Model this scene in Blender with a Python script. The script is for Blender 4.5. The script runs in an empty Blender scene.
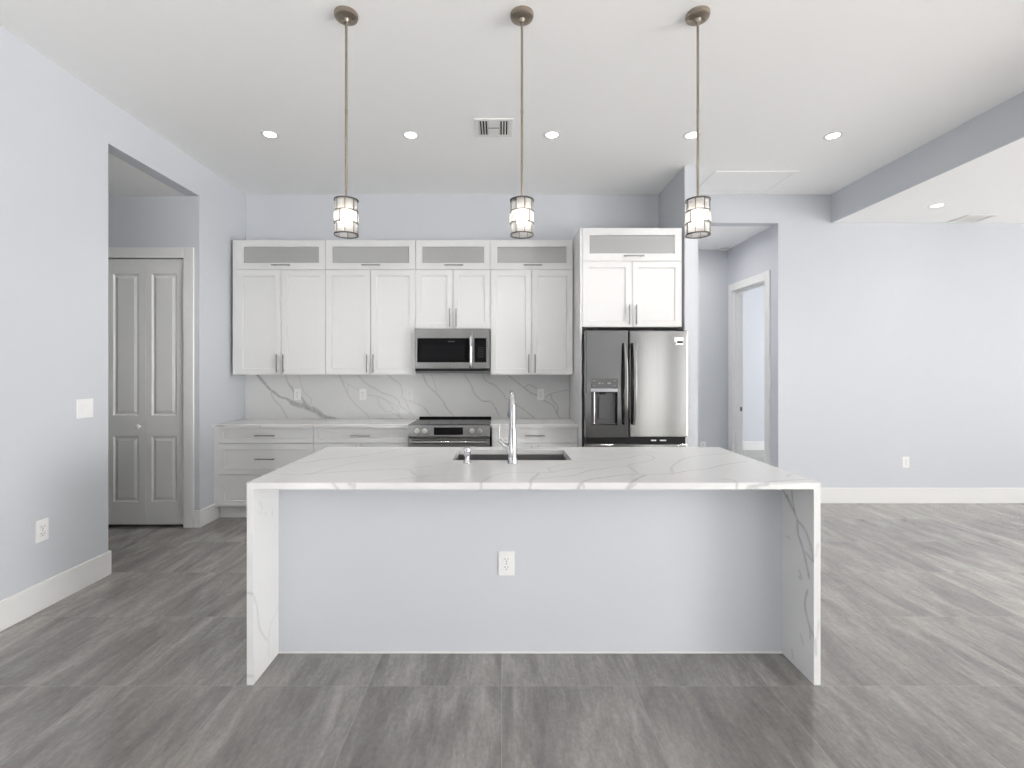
import bpy, bmesh, math, random
from mathutils import Vector, Matrix
import numpy as np
random.seed(7)
S = bpy.context.scene
COL = S.collection
PI = math.pi

# ------------------------------------------------------------------ camera, world, light, exposure
F = 475.0            # focal length in pixels of the 1024 px wide frame
VX, VY, H = 501.5, 370.5, 1.43
cd = bpy.data.cameras.new('camera')
cam = bpy.data.objects.new('camera', cd); COL.objects.link(cam)
cam.location = (0, 0, H); cam.rotation_euler = (PI / 2, 0, 0)
cd.sensor_width = 36; cd.lens = 36 * F / 1024
cd.shift_x = (512 - VX) / 1024; cd.shift_y = -(384 - VY) / 1024
cd.clip_start = 0.05
S.camera = cam
S.view_settings.view_transform = 'Standard'; S.view_settings.look = 'None'
S.view_settings.gamma = 1; S.view_settings.use_curve_mapping = False
S.view_settings.exposure = 0.07
S.cycles.use_denoising = True
S.cycles.max_bounces = 10; S.cycles.diffuse_bounces = 6; S.cycles.transparent_max_bounces = 16
S.cycles.sample_clamp_indirect = 6.0

w = bpy.data.worlds.new('sky'); S.world = w; w.use_nodes = True
bg = w.node_tree.nodes['Background']; bg.inputs[0].default_value = (0.86, 0.93, 1.0, 1); bg.inputs[1].default_value = 0.3

def window_light(name, loc, rot, sx, sy, power, color=(1, 1, 1)):
    l = bpy.data.lights.new(name, 'AREA'); l.shape = 'RECTANGLE'; l.size = sx; l.size_y = sy
    l.energy = power; l.color = color
    o = bpy.data.objects.new(name, l); o.location = loc; o.rotation_euler = rot; COL.objects.link(o)
    return o
RX, RY = 9.0, -4.5                      # right wall and rear wall of the room
WARM = (1.0, 0.99, 0.97)
window_light('daylight_slider', (6.0, RY - 0.25, 1.25), (PI / 2 + 0.1, 0, 0), 4.4, 2.4, 105, WARM)
window_light('daylight_side_window', (RX + 0.65, -2.9, 1.25), (PI / 2 + 0.1, 0, PI / 2 - 0.3), 3.0, 2.4, 330, WARM).data.spread = 1.9
window_light('added_living_light', (RX + 0.3, 2.3, 1.25), (PI / 2 + 0.1, 0, PI / 2), 3.0, 2.4, 85, WARM)  # added light at an unseen window, brightens the right-hand floor
window_light('daylight_bedroom', (8.8, 7.0, 1.6), (PI / 2, 0, PI / 2), 2.0, 1.6, 230, WARM)
sl_ = bpy.data.lights.new('sun', 'SUN'); sl_.energy = 88; sl_.angle = 0.02; sl_.color = (1.0, 0.985, 0.96)
sun = bpy.data.objects.new('sun', sl_); COL.objects.link(sun); sun.location = (4, -14, 12)
sun.rotation_euler = Vector((-0.35, 0.72, -0.60)).to_track_quat('-Z', 'Y').to_euler()
def ceiling_fill(x, y, z, power, spread=1.5):
    l = bpy.data.lights.new('ceiling_fill', 'AREA'); l.shape = 'DISK'; l.size = 0.09; l.energy = power; l.color = (1.0, 0.97, 0.93)
    l.spread = spread
    o = bpy.data.objects.new('ceiling_fill', l); o.location = (x, y, z); COL.objects.link(o)
for x_, y_ in ((4.2, 2.9), (4.2, 1.4), (6.0, 2.9), (6.0, 1.4)): ceiling_fill(x_, y_, 3.01, 15)      # unseen fill lights added to brighten the living-side floor
ceiling_fill(2.2, 5.65, 3.01, 9, 3.0)                                                               # hidden fill light added to lift the dim passage

# ------------------------------------------------------------------ materials
MATS = {}
def _nt(name):
    m = bpy.data.materials.new(name); m.use_nodes = True
    nt = m.node_tree; return m, nt, nt.nodes['Principled BSDF']
def N(nt, typ, **kw):
    n = nt.nodes.new(typ)
    for k, v in kw.items(): setattr(n, k, v)
    return n
def mat(name, col, rough=0.5, metal=0.0, var=0.0, vscale=8.0, bump=0.0, bscale=200.0, spec=0.5, stretch=None, coat=0.0):
    m, nt, b = _nt(name)
    b.inputs['Base Color'].default_value = (*col, 1); b.inputs['Roughness'].default_value = rough
    b.inputs['Metallic'].default_value = metal; b.inputs['Specular IOR Level'].default_value = spec
    b.inputs['Coat Weight'].default_value = coat
    tc = N(nt, 'ShaderNodeTexCoord')
    if var > 0:
        mp = N(nt, 'ShaderNodeMapping'); mp.inputs['Scale'].default_value = stretch or (1, 1, 1)
        nz = N(nt, 'ShaderNodeTexNoise'); nz.inputs['Scale'].default_value = vscale; nz.inputs['Detail'].default_value = 4
        nt.links.new(tc.outputs['Object'], mp.inputs[0]); nt.links.new(mp.outputs[0], nz.inputs['Vector'])
        mr = N(nt, 'ShaderNodeMapRange'); mr.inputs['To Min'].default_value = 1 - var; mr.inputs['To Max'].default_value = 1 + var
        nt.links.new(nz.outputs['Fac'], mr.inputs['Value'])
        mx = N(nt, 'ShaderNodeMix', data_type='RGBA', blend_type='MULTIPLY'); mx.inputs['Factor'].default_value = 1
        mx.inputs['A'].default_value = (*col, 1); nt.links.new(mr.outputs[0], mx.inputs['B'])
        nt.links.new(mx.outputs['Result'], b.inputs['Base Color'])
    if bump > 0:
        nb = N(nt, 'ShaderNodeTexNoise'); nb.inputs['Scale'].default_value = bscale; nb.inputs['Detail'].default_value = 2
        nt.links.new(tc.outputs['Object'], nb.inputs['Vector'])
        bp = N(nt, 'ShaderNodeBump'); bp.inputs['Strength'].default_value = bump; bp.inputs['Distance'].default_value = 0.002
        nt.links.new(nb.outputs['Fac'], bp.inputs['Height']); nt.links.new(bp.outputs[0], b.inputs['Normal'])
    MATS[name] = m
    return m
def emit(name, col, strength):
    m, nt, b = _nt(name)
    b.inputs['Base Color'].default_value = (*col, 1)
    b.inputs['Emission Color'].default_value = (*col, 1); b.inputs['Emission Strength'].default_value = strength
    return m

M_WALL = mat('wall_paint', (0.555, 0.574, 0.61), 0.55, var=0.012, vscale=1.5, bump=0.05, bscale=350)
M_CEIL = mat('ceiling_paint', (0.93, 0.93, 0.93), 0.8, bump=0.12, bscale=160)
M_TRIM = mat('trim_paint', (0.74, 0.74, 0.735), 0.35, var=0.01)
M_DOOR = mat('door_paint', (0.72, 0.72, 0.71), 0.4, var=0.01)
M_CAB = mat('cabinet_lacquer', (0.70, 0.70, 0.70), 0.32, var=0.008)
M_CABIN = mat('cabinet_interior', (0.76, 0.76, 0.76), 0.5, var=0.01)
M_NICKEL = mat('brushed_nickel', (0.27, 0.265, 0.26), 0.32, 1.0, var=0.05, vscale=60)
M_BRONZE = mat('satin_bronze_nickel', (0.36, 0.31, 0.26), 0.34, 1.0, var=0.08, vscale=50)
M_CHROME = mat('chrome', (0.58, 0.58, 0.59), 0.08, 1.0, var=0.01)
M_STEEL = mat('stainless_steel', (0.235, 0.235, 0.232), 0.27, 1.0, var=0.05, vscale=3, stretch=(25, 25, 0.4))
def brushed(m, rough):
    nt = m.node_tree; b = nt.nodes['Principled BSDF']; b.inputs['Anisotropic'].default_value = 0.85; b.inputs['Anisotropic Rotation'].default_value = 0.25; b.inputs['Roughness'].default_value = rough
    tg = N(nt, 'ShaderNodeTangent', direction_type='RADIAL', axis='Z'); nt.links.new(tg.outputs[0], b.inputs['Tangent']); return m
M_STEELDK = mat('dark_stainless', (0.16, 0.16, 0.16), 0.35, 1.0, var=0.05, vscale=3, stretch=(25, 25, 0.4))
brushed(M_STEEL, 0.15)
M_STEELLT = brushed(mat('bright_stainless', (0.29, 0.29, 0.287), 0.25, 1.0, var=0.05, vscale=3, stretch=(25, 25, 0.4)), 0.24)
M_KNOB = mat('knob_metal', (0.80, 0.80, 0.79), 0.28, 1.0, var=0.02)
M_FRAME = mat('pendant_frame_metal', (0.12, 0.11, 0.10), 0.4, 1.0, var=0.05)
M_SINK = mat('sink_steel', (0.36, 0.36, 0.36), 0.35, 1.0, var=0.06, vscale=30)
M_BLACK = mat('black_gloss', (0.008, 0.008, 0.009), 0.12, var=0.02, spec=0.05)
M_BLKMAT = mat('black_plastic', (0.015, 0.015, 0.016), 0.5, var=0.02, spec=0.15)
M_DKGLASS = mat('dark_glass', (0.012, 0.012, 0.013), 0.10, var=0.02, spec=0.07)
M_COOK = mat('ceramic_cooktop', (0.035, 0.035, 0.037), 0.10, var=0.02, spec=0.03)
M_GREYPL = mat('grey_plastic', (0.085, 0.085, 0.088), 0.4, var=0.03)
M_MIDGREY = mat('mid_grey_plastic', (0.24, 0.24, 0.25), 0.4, var=0.03)
M_PLAST = mat('white_plastic', (0.80, 0.80, 0.80), 0.35, var=0.01)
M_SLOT = mat('outlet_slots', (0.03, 0.03, 0.03), 0.6, var=0.02)
M_VENT = mat('vent_enamel', (0.78, 0.78, 0.77), 0.4, var=0.01)
M_VOID = mat('duct_black', (0.01, 0.01, 0.01), 0.9, var=0.02)
M_STICK = mat('badge_white', (0.88, 0.88, 0.88), 0.4, var=0.01)
M_LENS = emit('lit_lens', (1.0, 0.98, 0.95), 9.0)
M_BULB = emit('lit_bulb', (1.0, 0.94, 0.86), 11.0)

def mk_glass(name, tint, gloss, transl):
    m = bpy.data.materials.new(name); m.use_nodes = True
    nt = m.node_tree; nt.nodes.clear()
    out = N(nt, 'ShaderNodeOutputMaterial'); tr = N(nt, 'ShaderNodeBsdfTransparent'); tr.inputs[0].default_value = (*tint, 1)
    gl = N(nt, 'ShaderNodeBsdfGlossy'); gl.inputs['Roughness'].default_value = 0.06; gl.inputs[0].default_value = (0.95, 0.95, 0.95, 1)
    tl = N(nt, 'ShaderNodeBsdfTranslucent'); tl.inputs[0].default_value = (0.95, 0.94, 0.92, 1)
    nz = N(nt, 'ShaderNodeTexNoise'); nz.inputs['Scale'].default_value = 45
    mr = N(nt, 'ShaderNodeMapRange'); mr.inputs['To Min'].default_value = transl * 0.6; mr.inputs['To Max'].default_value = min(1, transl * 1.4)
    nt.links.new(nz.outputs['Fac'], mr.inputs[0])
    m1 = N(nt, 'ShaderNodeMixShader'); nt.links.new(mr.outputs[0], m1.inputs[0]); nt.links.new(tr.outputs[0], m1.inputs[1]); nt.links.new(tl.outputs[0], m1.inputs[2])
    lw = N(nt, 'ShaderNodeLayerWeight'); lw.inputs[0].default_value = gloss
    m2 = N(nt, 'ShaderNodeMixShader'); nt.links.new(lw.outputs['Fresnel'], m2.inputs[0]); nt.links.new(m1.outputs[0], m2.inputs[1]); nt.links.new(gl.outputs[0], m2.inputs[2])
    nt.links.new(m2.outputs[0], out.inputs[0])
    return m
def mk_frosted(name):
    m = bpy.data.materials.new(name); m.use_nodes = True
    nt = m.node_tree; nt.nodes.clear()
    out = N(nt, 'ShaderNodeOutputMaterial'); tr = N(nt, 'ShaderNodeBsdfTransparent'); tr.inputs[0].default_value = (0.95, 0.95, 0.95, 1)
    df = N(nt, 'ShaderNodeBsdfDiffuse'); df.inputs[0].default_value = (0.66, 0.66, 0.66, 1)
    gl = N(nt, 'ShaderNodeBsdfGlossy'); gl.inputs['Roughness'].default_value = 0.12
    nz = N(nt, 'ShaderNodeTexNoise'); nz.inputs['Scale'].default_value = 90
    mr = N(nt, 'ShaderNodeMapRange'); mr.inputs['To Min'].default_value = 0.40; mr.inputs['To Max'].default_value = 0.46
    nt.links.new(nz.outputs['Fac'], mr.inputs[0])
    m1 = N(nt, 'ShaderNodeMixShader'); nt.links.new(mr.outputs[0], m1.inputs[0]); nt.links.new(tr.outputs[0], m1.inputs[1]); nt.links.new(df.outputs[0], m1.inputs[2])
    m2 = N(nt, 'ShaderNodeMixShader'); m2.inputs[0].default_value = 0.06; nt.links.new(m1.outputs[0], m2.inputs[1]); nt.links.new(gl.outputs[0], m2.inputs[2])
    nt.links.new(m2.outputs[0], out.inputs[0]); return m
M_PANE = mk_frosted('frosted_cabinet_glass')
M_CRYSTAL = mk_glass('crystal', (0.97, 0.97, 0.97), 0.30, 0.42)

def mk_stone(name):
    m, nt, b = _nt(name)
    tc = N(nt, 'ShaderNodeTexCoord')
    at = N(nt, 'ShaderNodeAttribute'); at.attribute_name = 'vein'
    geo = N(nt, 'ShaderNodeNewGeometry')
    nz = N(nt, 'ShaderNodeTexNoise'); nz.inputs['Scale'].default_value = 28; nz.inputs['Detail'].default_value = 6
    nt.links.new(geo.outputs['Position'], nz.inputs['Vector'])
    mr = N(nt, 'ShaderNodeMapRange'); mr.inputs['From Min'].default_value = 0.3; mr.inputs['From Max'].default_value = 0.65
    mr.inputs['To Min'].default_value = 0.5; mr.inputs['To Max'].default_value = 1.0
    nt.links.new(nz.outputs['Fac'], mr.inputs[0])
    mu = N(nt, 'ShaderNodeMath', operation='MULTIPLY'); nt.links.new(at.outputs['Fac'], mu.inputs[0]); nt.links.new(mr.outputs[0], mu.inputs[1])
    # soft clouding of the quartz
    n2 = N(nt, 'ShaderNodeTexNoise'); n2.inputs['Scale'].default_value = 2.2; n2.inputs['Detail'].default_value = 5; n2.inputs['Distortion'].default_value = 1.2
    nt.links.new(geo.outputs['Position'], n2.inputs['Vector'])
    m2 = N(nt, 'ShaderNodeMapRange'); m2.inputs['To Min'].default_value = 0.95; m2.inputs['To Max'].default_value = 1.03
    nt.links.new(n2.outputs['Fac'], m2.inputs[0])
    base = N(nt, 'ShaderNodeMix', data_type='RGBA', blend_type='MULTIPLY'); base.inputs['Factor'].default_value = 1
    base.inputs['A'].default_value = (0.68, 0.68, 0.678, 1); nt.links.new(m2.outputs[0], base.inputs['B'])
    mx = N(nt, 'ShaderNodeMix', data_type='RGBA'); nt.links.new(mu.outputs[0], mx.inputs['Factor'])
    nt.links.new(base.outputs['Result'], mx.inputs['A']); mx.inputs['B'].default_value = (0.22, 0.22, 0.225, 1)
    nt.links.new(mx.outputs['Result'], b.inputs['Base Color'])
    b.inputs['Roughness'].default_value = 0.13
    return m
M_STONE = mk_stone('veined_quartz')

def mk_floor():
    m, nt, b = _nt('wood_look_porcelain_tile')
    L = nt.links.new
    geo = N(nt, 'ShaderNodeNewGeometry'); sp = N(nt, 'ShaderNodeSeparateXYZ'); L(geo.outputs['Position'], sp.inputs[0])
    T = 0.605
    def math_(op, a, bb=None):
        n = N(nt, 'ShaderNodeMath', operation=op)
        for i, v in enumerate((a, bb)):
            if v is None: continue
            if isinstance(v, (int, float)): n.inputs[i].default_value = v
            else: L(v, n.inputs[i])
        return n.outputs[0]
    u = math_('DIVIDE', sp.outputs['X'], T)
    v = math_('DIVIDE', math_('SUBTRACT', sp.outputs['Y'], 2.153), T)
    fu, fv = math_('FLOOR', u), math_('FLOOR', v)
    def edge(t):
        fr = math_('FRACT', t)
        return math_('MULTIPLY', math_('MINIMUM', fr, math_('SUBTRACT', 1.0, fr)), T)
    d = math_('MINIMUM', edge(u), edge(v))
    joint = math_('LESS_THAN', d, 0.0014)
    idv = N(nt, 'ShaderNodeCombineXYZ'); L(fu, idv.inputs[0]); L(fv, idv.inputs[1])
    wn = N(nt, 'ShaderNodeTexWhiteNoise', noise_dimensions='3D'); L(idv.outputs[0], wn.inputs['Vector'])
    off = N(nt, 'ShaderNodeVectorMath', operation='SCALE'); L(wn.outputs['Color'], off.inputs[0]); off.inputs['Scale'].default_value = 3.0
    pos = N(nt, 'ShaderNodeVectorMath', operation='ADD'); L(geo.outputs['Position'], pos.inputs[0]); L(off.outputs[0], pos.inputs[1])
    def streak(sx, sy, detail, dist):
        mp = N(nt, 'ShaderNodeMapping'); mp.inputs['Scale'].default_value = (sx, sy, 1); L(pos.outputs[0], mp.inputs[0])
        nz = N(nt, 'ShaderNodeTexNoise'); nz.inputs['Scale'].default_value = 1; nz.inputs['Detail'].default_value = detail
        nz.inputs['Roughness'].default_value = 0.6; nz.inputs['Distortion'].default_value = dist
        L(mp.outputs[0], nz.inputs['Vector']); return nz.outputs['Fac']
    big, mid, fine = streak(5.5, 1.25, 6, 0.9), streak(20, 3.6, 7, 0.7), streak(95, 16, 3, 0)
    speck = streak(70, 45, 4, 0)
    s = math_('ADD', math_('ADD', math_('MULTIPLY', big, 0.52), math_('MULTIPLY', mid, 0.26)), math_('ADD', math_('MULTIPLY', fine, 0.12), math_('MULTIPLY', speck, 0.18)))
    s = math_('ADD', s, math_('MULTIPLY', math_('SUBTRACT', wn.outputs['Value'], 0.5), 0.03))
    cr = N(nt, 'ShaderNodeValToRGB'); e = cr.color_ramp.elements
    e[0].position = 0.38; e[0].color = (0.120, 0.113, 0.105, 1)
    e[1].position = 0.70; e[1].color = (0.345, 0.33, 0.31, 1)
    k = cr.color_ramp.elements.new(0.53); k.color = (0.207, 0.196, 0.184, 1)
    L(s, cr.inputs[0])
    mx = N(nt, 'ShaderNodeMix', data_type='RGBA'); L(math_('MULTIPLY', joint, 0.45), mx.inputs['Factor'])
    L(cr.outputs[0], mx.inputs['A']); mx.inputs['B'].default_value = (0.36, 0.35, 0.34, 1)
    L(mx.outputs['Result'], b.inputs['Base Color'])
    b.inputs['Specular IOR Level'].default_value = 0.9
    rr = N(nt, 'ShaderNodeMapRange'); rr.inputs['To Min'].default_value = 0.06; rr.inputs['To Max'].default_value = 0.17
    L(mid, rr.inputs[0]); L(rr.outputs[0], b.inputs['Roughness'])
    return m
M_FLOOR = mk_floor()

# ------------------------------------------------------------------ object helpers
ORG = {}
def obj(name, bm, m, parent=None, smooth=False, origin=None):
    """link a bmesh given in world coordinates as ONE mesh object"""
    bmesh.ops.recalc_face_normals(bm, faces=bm.faces)
    return finish(name, bm, m, parent, smooth, origin)
def finish(name, bm, m, parent=None, smooth=False, origin=None):
    vs = [v.co for v in bm.verts]
    if origin is None:
        lo = Vector([min(c[i] for c in vs) for i in range(3)]); hi = Vector([max(c[i] for c in vs) for i in range(3)])
        origin = Vector(((lo.x + hi.x) / 2, (lo.y + hi.y) / 2, lo.z if parent is None else (lo.z + hi.z) / 2))
    bmesh.ops.translate(bm, verts=bm.verts, vec=-origin)
    me = bpy.data.meshes.new(name); bm.to_mesh(me); bm.free()
    for mm in (m if isinstance(m, (list, tuple)) else [m]): me.materials.append(mm)
    if smooth:
        for p in me.polygons: p.use_smooth = True
        try: me.set_sharp_from_angle(angle=math.radians(38))
        except Exception: pass
    o = bpy.data.objects.new(name, me); COL.objects.link(o)
    if parent is not None:
        o.parent = parent; o.location = origin - ORG[parent]
    else: o.location = origin
    ORG[o] = Vector(origin)
    return o
def thing(name, label, cat, loc, group=None):
    o = bpy.data.objects.new(name, None); COL.objects.link(o); o.location = loc; o.empty_display_size = 0.1
    ORG[o] = Vector(loc); tag(o, label, cat, group); return o
def tag(o, label, cat, group=None):
    o['label'] = label; o['category'] = cat
    if group: o['group'] = group
    return o
def struct(name, bm, m, label=None, parent=None, smooth=False):
    o = obj(name, bm, m, parent, smooth)
    if parent is None:
        o['kind'] = 'structure'
        if label: o['label'] = label
    return o
def B(): return bmesh.new()
def box(bm, x0, x1, y0, y1, z0, z1, bev=0.0, mi=0, seg=1):
    r = bmesh.ops.create_cube(bm, size=1)
    for v in r['verts']:
        v.co = Vector((x0 if v.co.x < 0 else x1, y0 if v.co.y < 0 else y1, z0 if v.co.z < 0 else z1))
    fs = list({f for v in r['verts'] for f in v.link_faces})
    for f in fs: f.material_index = mi
    if bev > 0:
        es = list({e for v in r['verts'] for e in v.link_edges})
        bmesh.ops.bevel(bm, geom=es, offset=bev, segments=seg, profile=0.5, affect='EDGES')
    return bm
def cyl(bm, p0, p1, r0, r1=None, seg=20, mi=0):
    p0, p1 = Vector(p0), Vector(p1); d = p1 - p0; r1 = r0 if r1 is None else r1
    r = bmesh.ops.create_cone(bm, cap_ends=True, segments=seg, radius1=r0, radius2=r1, depth=d.length)
    q = Vector((0, 0, 1)).rotation_difference(d.normalized()).to_matrix().to_4x4()
    bmesh.ops.transform(bm, matrix=Matrix.Translation((p0 + p1) / 2) @ q, verts=r['verts'])
    for v in r['verts']:
        for f in v.link_faces: f.material_index = mi
    return bm
def lathe(bm, c, prof, seg=32, axis='Z'):
    """prof: (radius, height) pairs turned about a vertical axis through c (or an axis along -Y)"""
    rings = []
    for (r, h) in prof:
        ring = []
        for k in range(seg):
            a = 2 * PI * k / seg
            if axis == 'Z': p = (c[0] + r * math.cos(a), c[1] + r * math.sin(a), c[2] + h)
            else: p = (c[0] + r * math.cos(a), c[1] - h, c[2] + r * math.sin(a))
            ring.append(bm.verts.new(p))
        rings.append(ring)
    for a, b in zip(rings, rings[1:]):
        for k in range(seg): bm.faces.new((a[k], a[(k + 1) % seg], b[(k + 1) % seg], b[k]))
    bm.faces.new(rings[0]); bm.faces.new(rings[-1])
    return bm
def tube(bm, pts, rad, seg=14):
    """round tube through points, one radius per point"""
    pts = [Vector(p) for p in pts]
    rad = rad if isinstance(rad, (list, tuple)) else [rad] * len(pts)
    rings = []; ref = None
    for i, p in enumerate(pts):
        t = (pts[min(i + 1, len(pts) - 1)] - pts[max(i - 1, 0)]).normalized()
        if ref is None:
            ref = Vector((1, 0, 0)) if abs(t.x) < 0.9 else Vector((0, 1, 0))
        n = (ref - t * ref.dot(t)).normalized(); ref = n; bnm = t.cross(n)
        rings.append([bm.verts.new(p + (n * math.cos(2 * PI * k / seg) + bnm * math.sin(2 * PI * k / seg)) * rad[i]) for k in range(seg)])
    for a, b in zip(rings, rings[1:]):
        for k in range(seg): bm.faces.new((a[k], a[(k + 1) % seg], b[(k + 1) % seg], b[k]))
    bm.faces.new(rings[0]); bm.faces.new(rings[-1])
    return bm
def smooth_path(pts, n=6):
    """Catmull-Rom through pts (any dimension)"""
    P = [np.array(p, float) for p in pts]; out = []
    for i in range(len(P) - 1):
        p0, p1, p2, p3 = P[max(i - 1, 0)], P[i], P[i + 1], P[min(i + 2, len(P) - 1)]
        for k in range(n):
            t = k / n
            out.append(0.5 * ((2 * p1) + (p2 - p0) * t + (2 * p0 - 5 * p1 + 4 * p2 - p3) * t * t + (3 * p1 - p0 - 3 * p2 + p3) * t ** 3))
    out.append(P[-1]); return out
def panel_front(bm, x0, x1, z0, z1, yf, th, holes, steps, cap=True):
    """board x0..x1, z0..z1 whose front is at yf (facing -Y) and back at yf+th; every hole (xa,xb,za,zb) gets nested rings:
    steps = (inset, depth) pairs; cap closes the last ring (else the hole goes through)"""
    Q = lambda x, y, z: bm.verts.new((x, y, z))
    def quad(a, b, c, d): bm.faces.new([Q(*a), Q(*b), Q(*c), Q(*d)])
    xs = sorted({x0, x1, *[h[0] for h in holes], *[h[1] for h in holes]})
    zs = sorted({z0, z1, *[h[2] for h in holes], *[h[3] for h in holes]})
    def inhole(x, z): return any(h[0] < x < h[1] and h[2] < z < h[3] for h in holes)
    for xa, xb in zip(xs, xs[1:]):
        for za, zb in zip(zs, zs[1:]):
            hole = inhole((xa + xb) / 2, (za + zb) / 2)
            if not hole: quad((xa, yf, za), (xb, yf, za), (xb, yf, zb), (xa, yf, zb))
            if cap or not hole: quad((xa, yf + th, za), (xa, yf + th, zb), (xb, yf + th, zb), (xb, yf + th, za))
    for (a, b) in (((x0, z0), (x1, z0)), ((x1, z0), (x1, z1)), ((x1, z1), (x0, z1)), ((x0, z1), (x0, z0))):
        n = [p for p in ((a, b),)]
        # split outer edge at the same breaks so the board welds
        if a[1] == b[1]:
            seq = xs if a[0] < b[0] else xs[::-1]; pts = [(x, a[1]) for x in seq]
        else:
            seq = zs if a[1] < b[1] else zs[::-1]; pts = [(a[0], z) for z in seq]
        for p, q in zip(pts, pts[1:]): quad((p[0], yf, p[1]), (p[0], yf + th, p[1]), (q[0], yf + th, q[1]), (q[0], yf, q[1]))
    for (xa, xb, za, zb) in holes:
        prev = (xa, xb, za, zb, yf)
        for (ins, dep) in steps:
            cur = (xa + ins, xb - ins, za + ins, zb - ins, yf + dep)
            ring = lambda r: [(r[0], r[4], r[2]), (r[1], r[4], r[2]), (r[1], r[4], r[3]), (r[0], r[4], r[3])]
            A, C = ring(prev), ring(cur)
            for k in range(4): quad(A[k], A[(k + 1) % 4], C[(k + 1) % 4], C[k])
            prev = cur
        if cap: quad(*[(prev[0], prev[4], prev[2]), (prev[1], prev[4], prev[2]), (prev[1], prev[4], prev[3]), (prev[0], prev[4], prev[3])])
    bmesh.ops.remove_doubles(bm, verts=bm.verts, dist=1e-5)
    return bm
def shaker(x0, x1, z0, z1, yf, fr=0.06, th=0.02, rec=0.009):
    bm = B()
    panel_front(bm, x0, x1, z0, z1, yf, th, [(x0 + fr, x1 - fr, z0 + fr, z1 - fr)], [(0.0025, rec)])
    return bm
def handle(parent, x, z, yf, length, vertical, m=None, r=0.0055):
    bm = B(); s = 0.030; h = length / 2; pp = h * 0.72
    if vertical:
        box(bm, x - r, x + r, yf - s - r, yf - s + r, z - h, z + h, 0.0015)
        for k in (-1, 1): cyl(bm, (x, yf - s, z + k * pp), (x, yf, z + k * pp), 0.0045, seg=10)
    else:
        box(bm, x - h, x + h, yf - s - r, yf - s + r, z - r, z + r, 0.0015)
        for k in (-1, 1): cyl(bm, (x + k * pp, yf - s, z), (x + k * pp, yf, z), 0.0045, seg=10)
    return obj('handle', bm, m or M_NICKEL, parent)

# ------------------------------------------------------------------ veins of the quartz (pattern kept in each slab)
def px(x, y, Y): return ((x - VX) * Y / F, Y, H - (y - VY) * Y / F)
def dist_field(P, lines):
    """P: (n,2) points; lines: list of (list of (u,v,width), strength) -> 0..1 strength"""
    out = np.zeros(len(P))
    for pts, st in lines:
        sp = smooth_path(pts, 5)
        for a, b in zip(sp, sp[1:]):
            lo = np.minimum(a[:2], b[:2]) - 0.06; hi = np.maximum(a[:2], b[:2]) + 0.06
            idx = np.nonzero((P[:, 0] > lo[0]) & (P[:, 0] < hi[0]) & (P[:, 1] > lo[1]) & (P[:, 1] < hi[1]))[0]
            if len(idx) == 0: continue
            d = b[:2] - a[:2]; L2 = max(d.dot(d), 1e-9)
            t = np.clip(((P[idx] - a[:2]) @ d) / L2, 0, 1)
            q = a[:2] + t[:, None] * d; wd = (a[2] + (b[2] - a[2]) * t) / 2
            dd = np.hypot(*(P[idx] - q).T)
            val = st * np.clip(1 - (dd - wd * 0.55) / (wd * 0.7 + 0.0015), 0, 1)
            out[idx] = np.maximum(out[idx], val)
    return out
def axis_list(a, b, step, cuts=()):
    br = sorted({a, b, *[c for c in cuts if a < c < b]}); out = [a]
    for p, q in zip(br, br[1:]):
        n = max(1, int(round((q - p) / step))); out += [p + (q - p) * k / n for k in range(1, n + 1)]
    return out
def slab(name, x, y, z, grids, lines, parent=None, hole=None):
    """stone slab x,y,z ranges; grids = {face: step} faces that carry a fine grid of vein values; lines = {face: vein lines}"""
    bm = B(); lay = bm.verts.layers.float.new('vein')
    def face(axis, val, ua, ub, va, vb, step, ln, hl=None, flip=False):
        us = axis_list(ua, ub, step or 9, (hl[0], hl[1]) if hl else ()); vs = axis_list(va, vb, step or 9, (hl[2], hl[3]) if hl else ())
        P = np.array([(u, v) for v in vs for u in us]); f = dist_field(P, ln) if ln else np.zeros(len(P))
        V = []
        for (u, v), s in zip(P, f):
            co = {'x': (val, u, v), 'y': (u, val, v), 'z': (u, v, val)}[axis]
            q = bm.verts.new(co); q[lay] = float(s); V.append(q)
        n = len(us)
        for j in range(len(vs) - 1):
            for i in range(n - 1):
                if hl and hl[0] < (us[i] + us[i + 1]) / 2 < hl[1] and hl[2] < (vs[j] + vs[j + 1]) / 2 < hl[3]: continue
                q = [V[j * n + i], V[j * n + i + 1], V[(j + 1) * n + i + 1], V[(j + 1) * n + i]]
                bm.faces.new(q if not flip else q[::-1])
    g = grids.get
    face('z', z[1], *x, *y, g('top'), lines.get('top'), hole)
    face('z', z[0], *x, *y, g('bottom'), None, hole, True)
    face('y', y[0], *x, *z, g('front'), lines.get('front'))
    face('y', y[1], *x, *z, None, None, None, True)
    face('x', x[0], *y, *z, g('left'), lines.get('left'), None, True)
    face('x', x[1], *y, *z, g('right'), lines.get('right'))
    if hole:
        xa, xb, ya, yb = hole
        for (a, b) in (((xa, ya), (xa, yb)), ((xa, yb), (xb, yb)), ((xb, yb), (xb, ya)), ((xb, ya), (xa, ya))):
            bm.faces.new([bm.verts.new((*a, z[0])), bm.verts.new((*b, z[0])), bm.verts.new((*b, z[1])), bm.verts.new((*a, z[1]))][::-1])
    return finish(name, bm, M_STONE, parent)

# ------------------------------------------------------------------ dimensions of the place
XL, YW, ZC, ZL = -2.755, 5.124, 3.33, 3.022      # left wall, back wall, ceiling, low ceiling
OY0, OY1 = 3.328, 4.333                          # opening in the left wall
FX0, FX1, FY = 1.697, 1.820, 4.40                # partition beside the fridge
HX, HY = 2.985, 6.265                            # passage: right wall and end wall
SX = 3.555                                       # step in the ceiling

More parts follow.
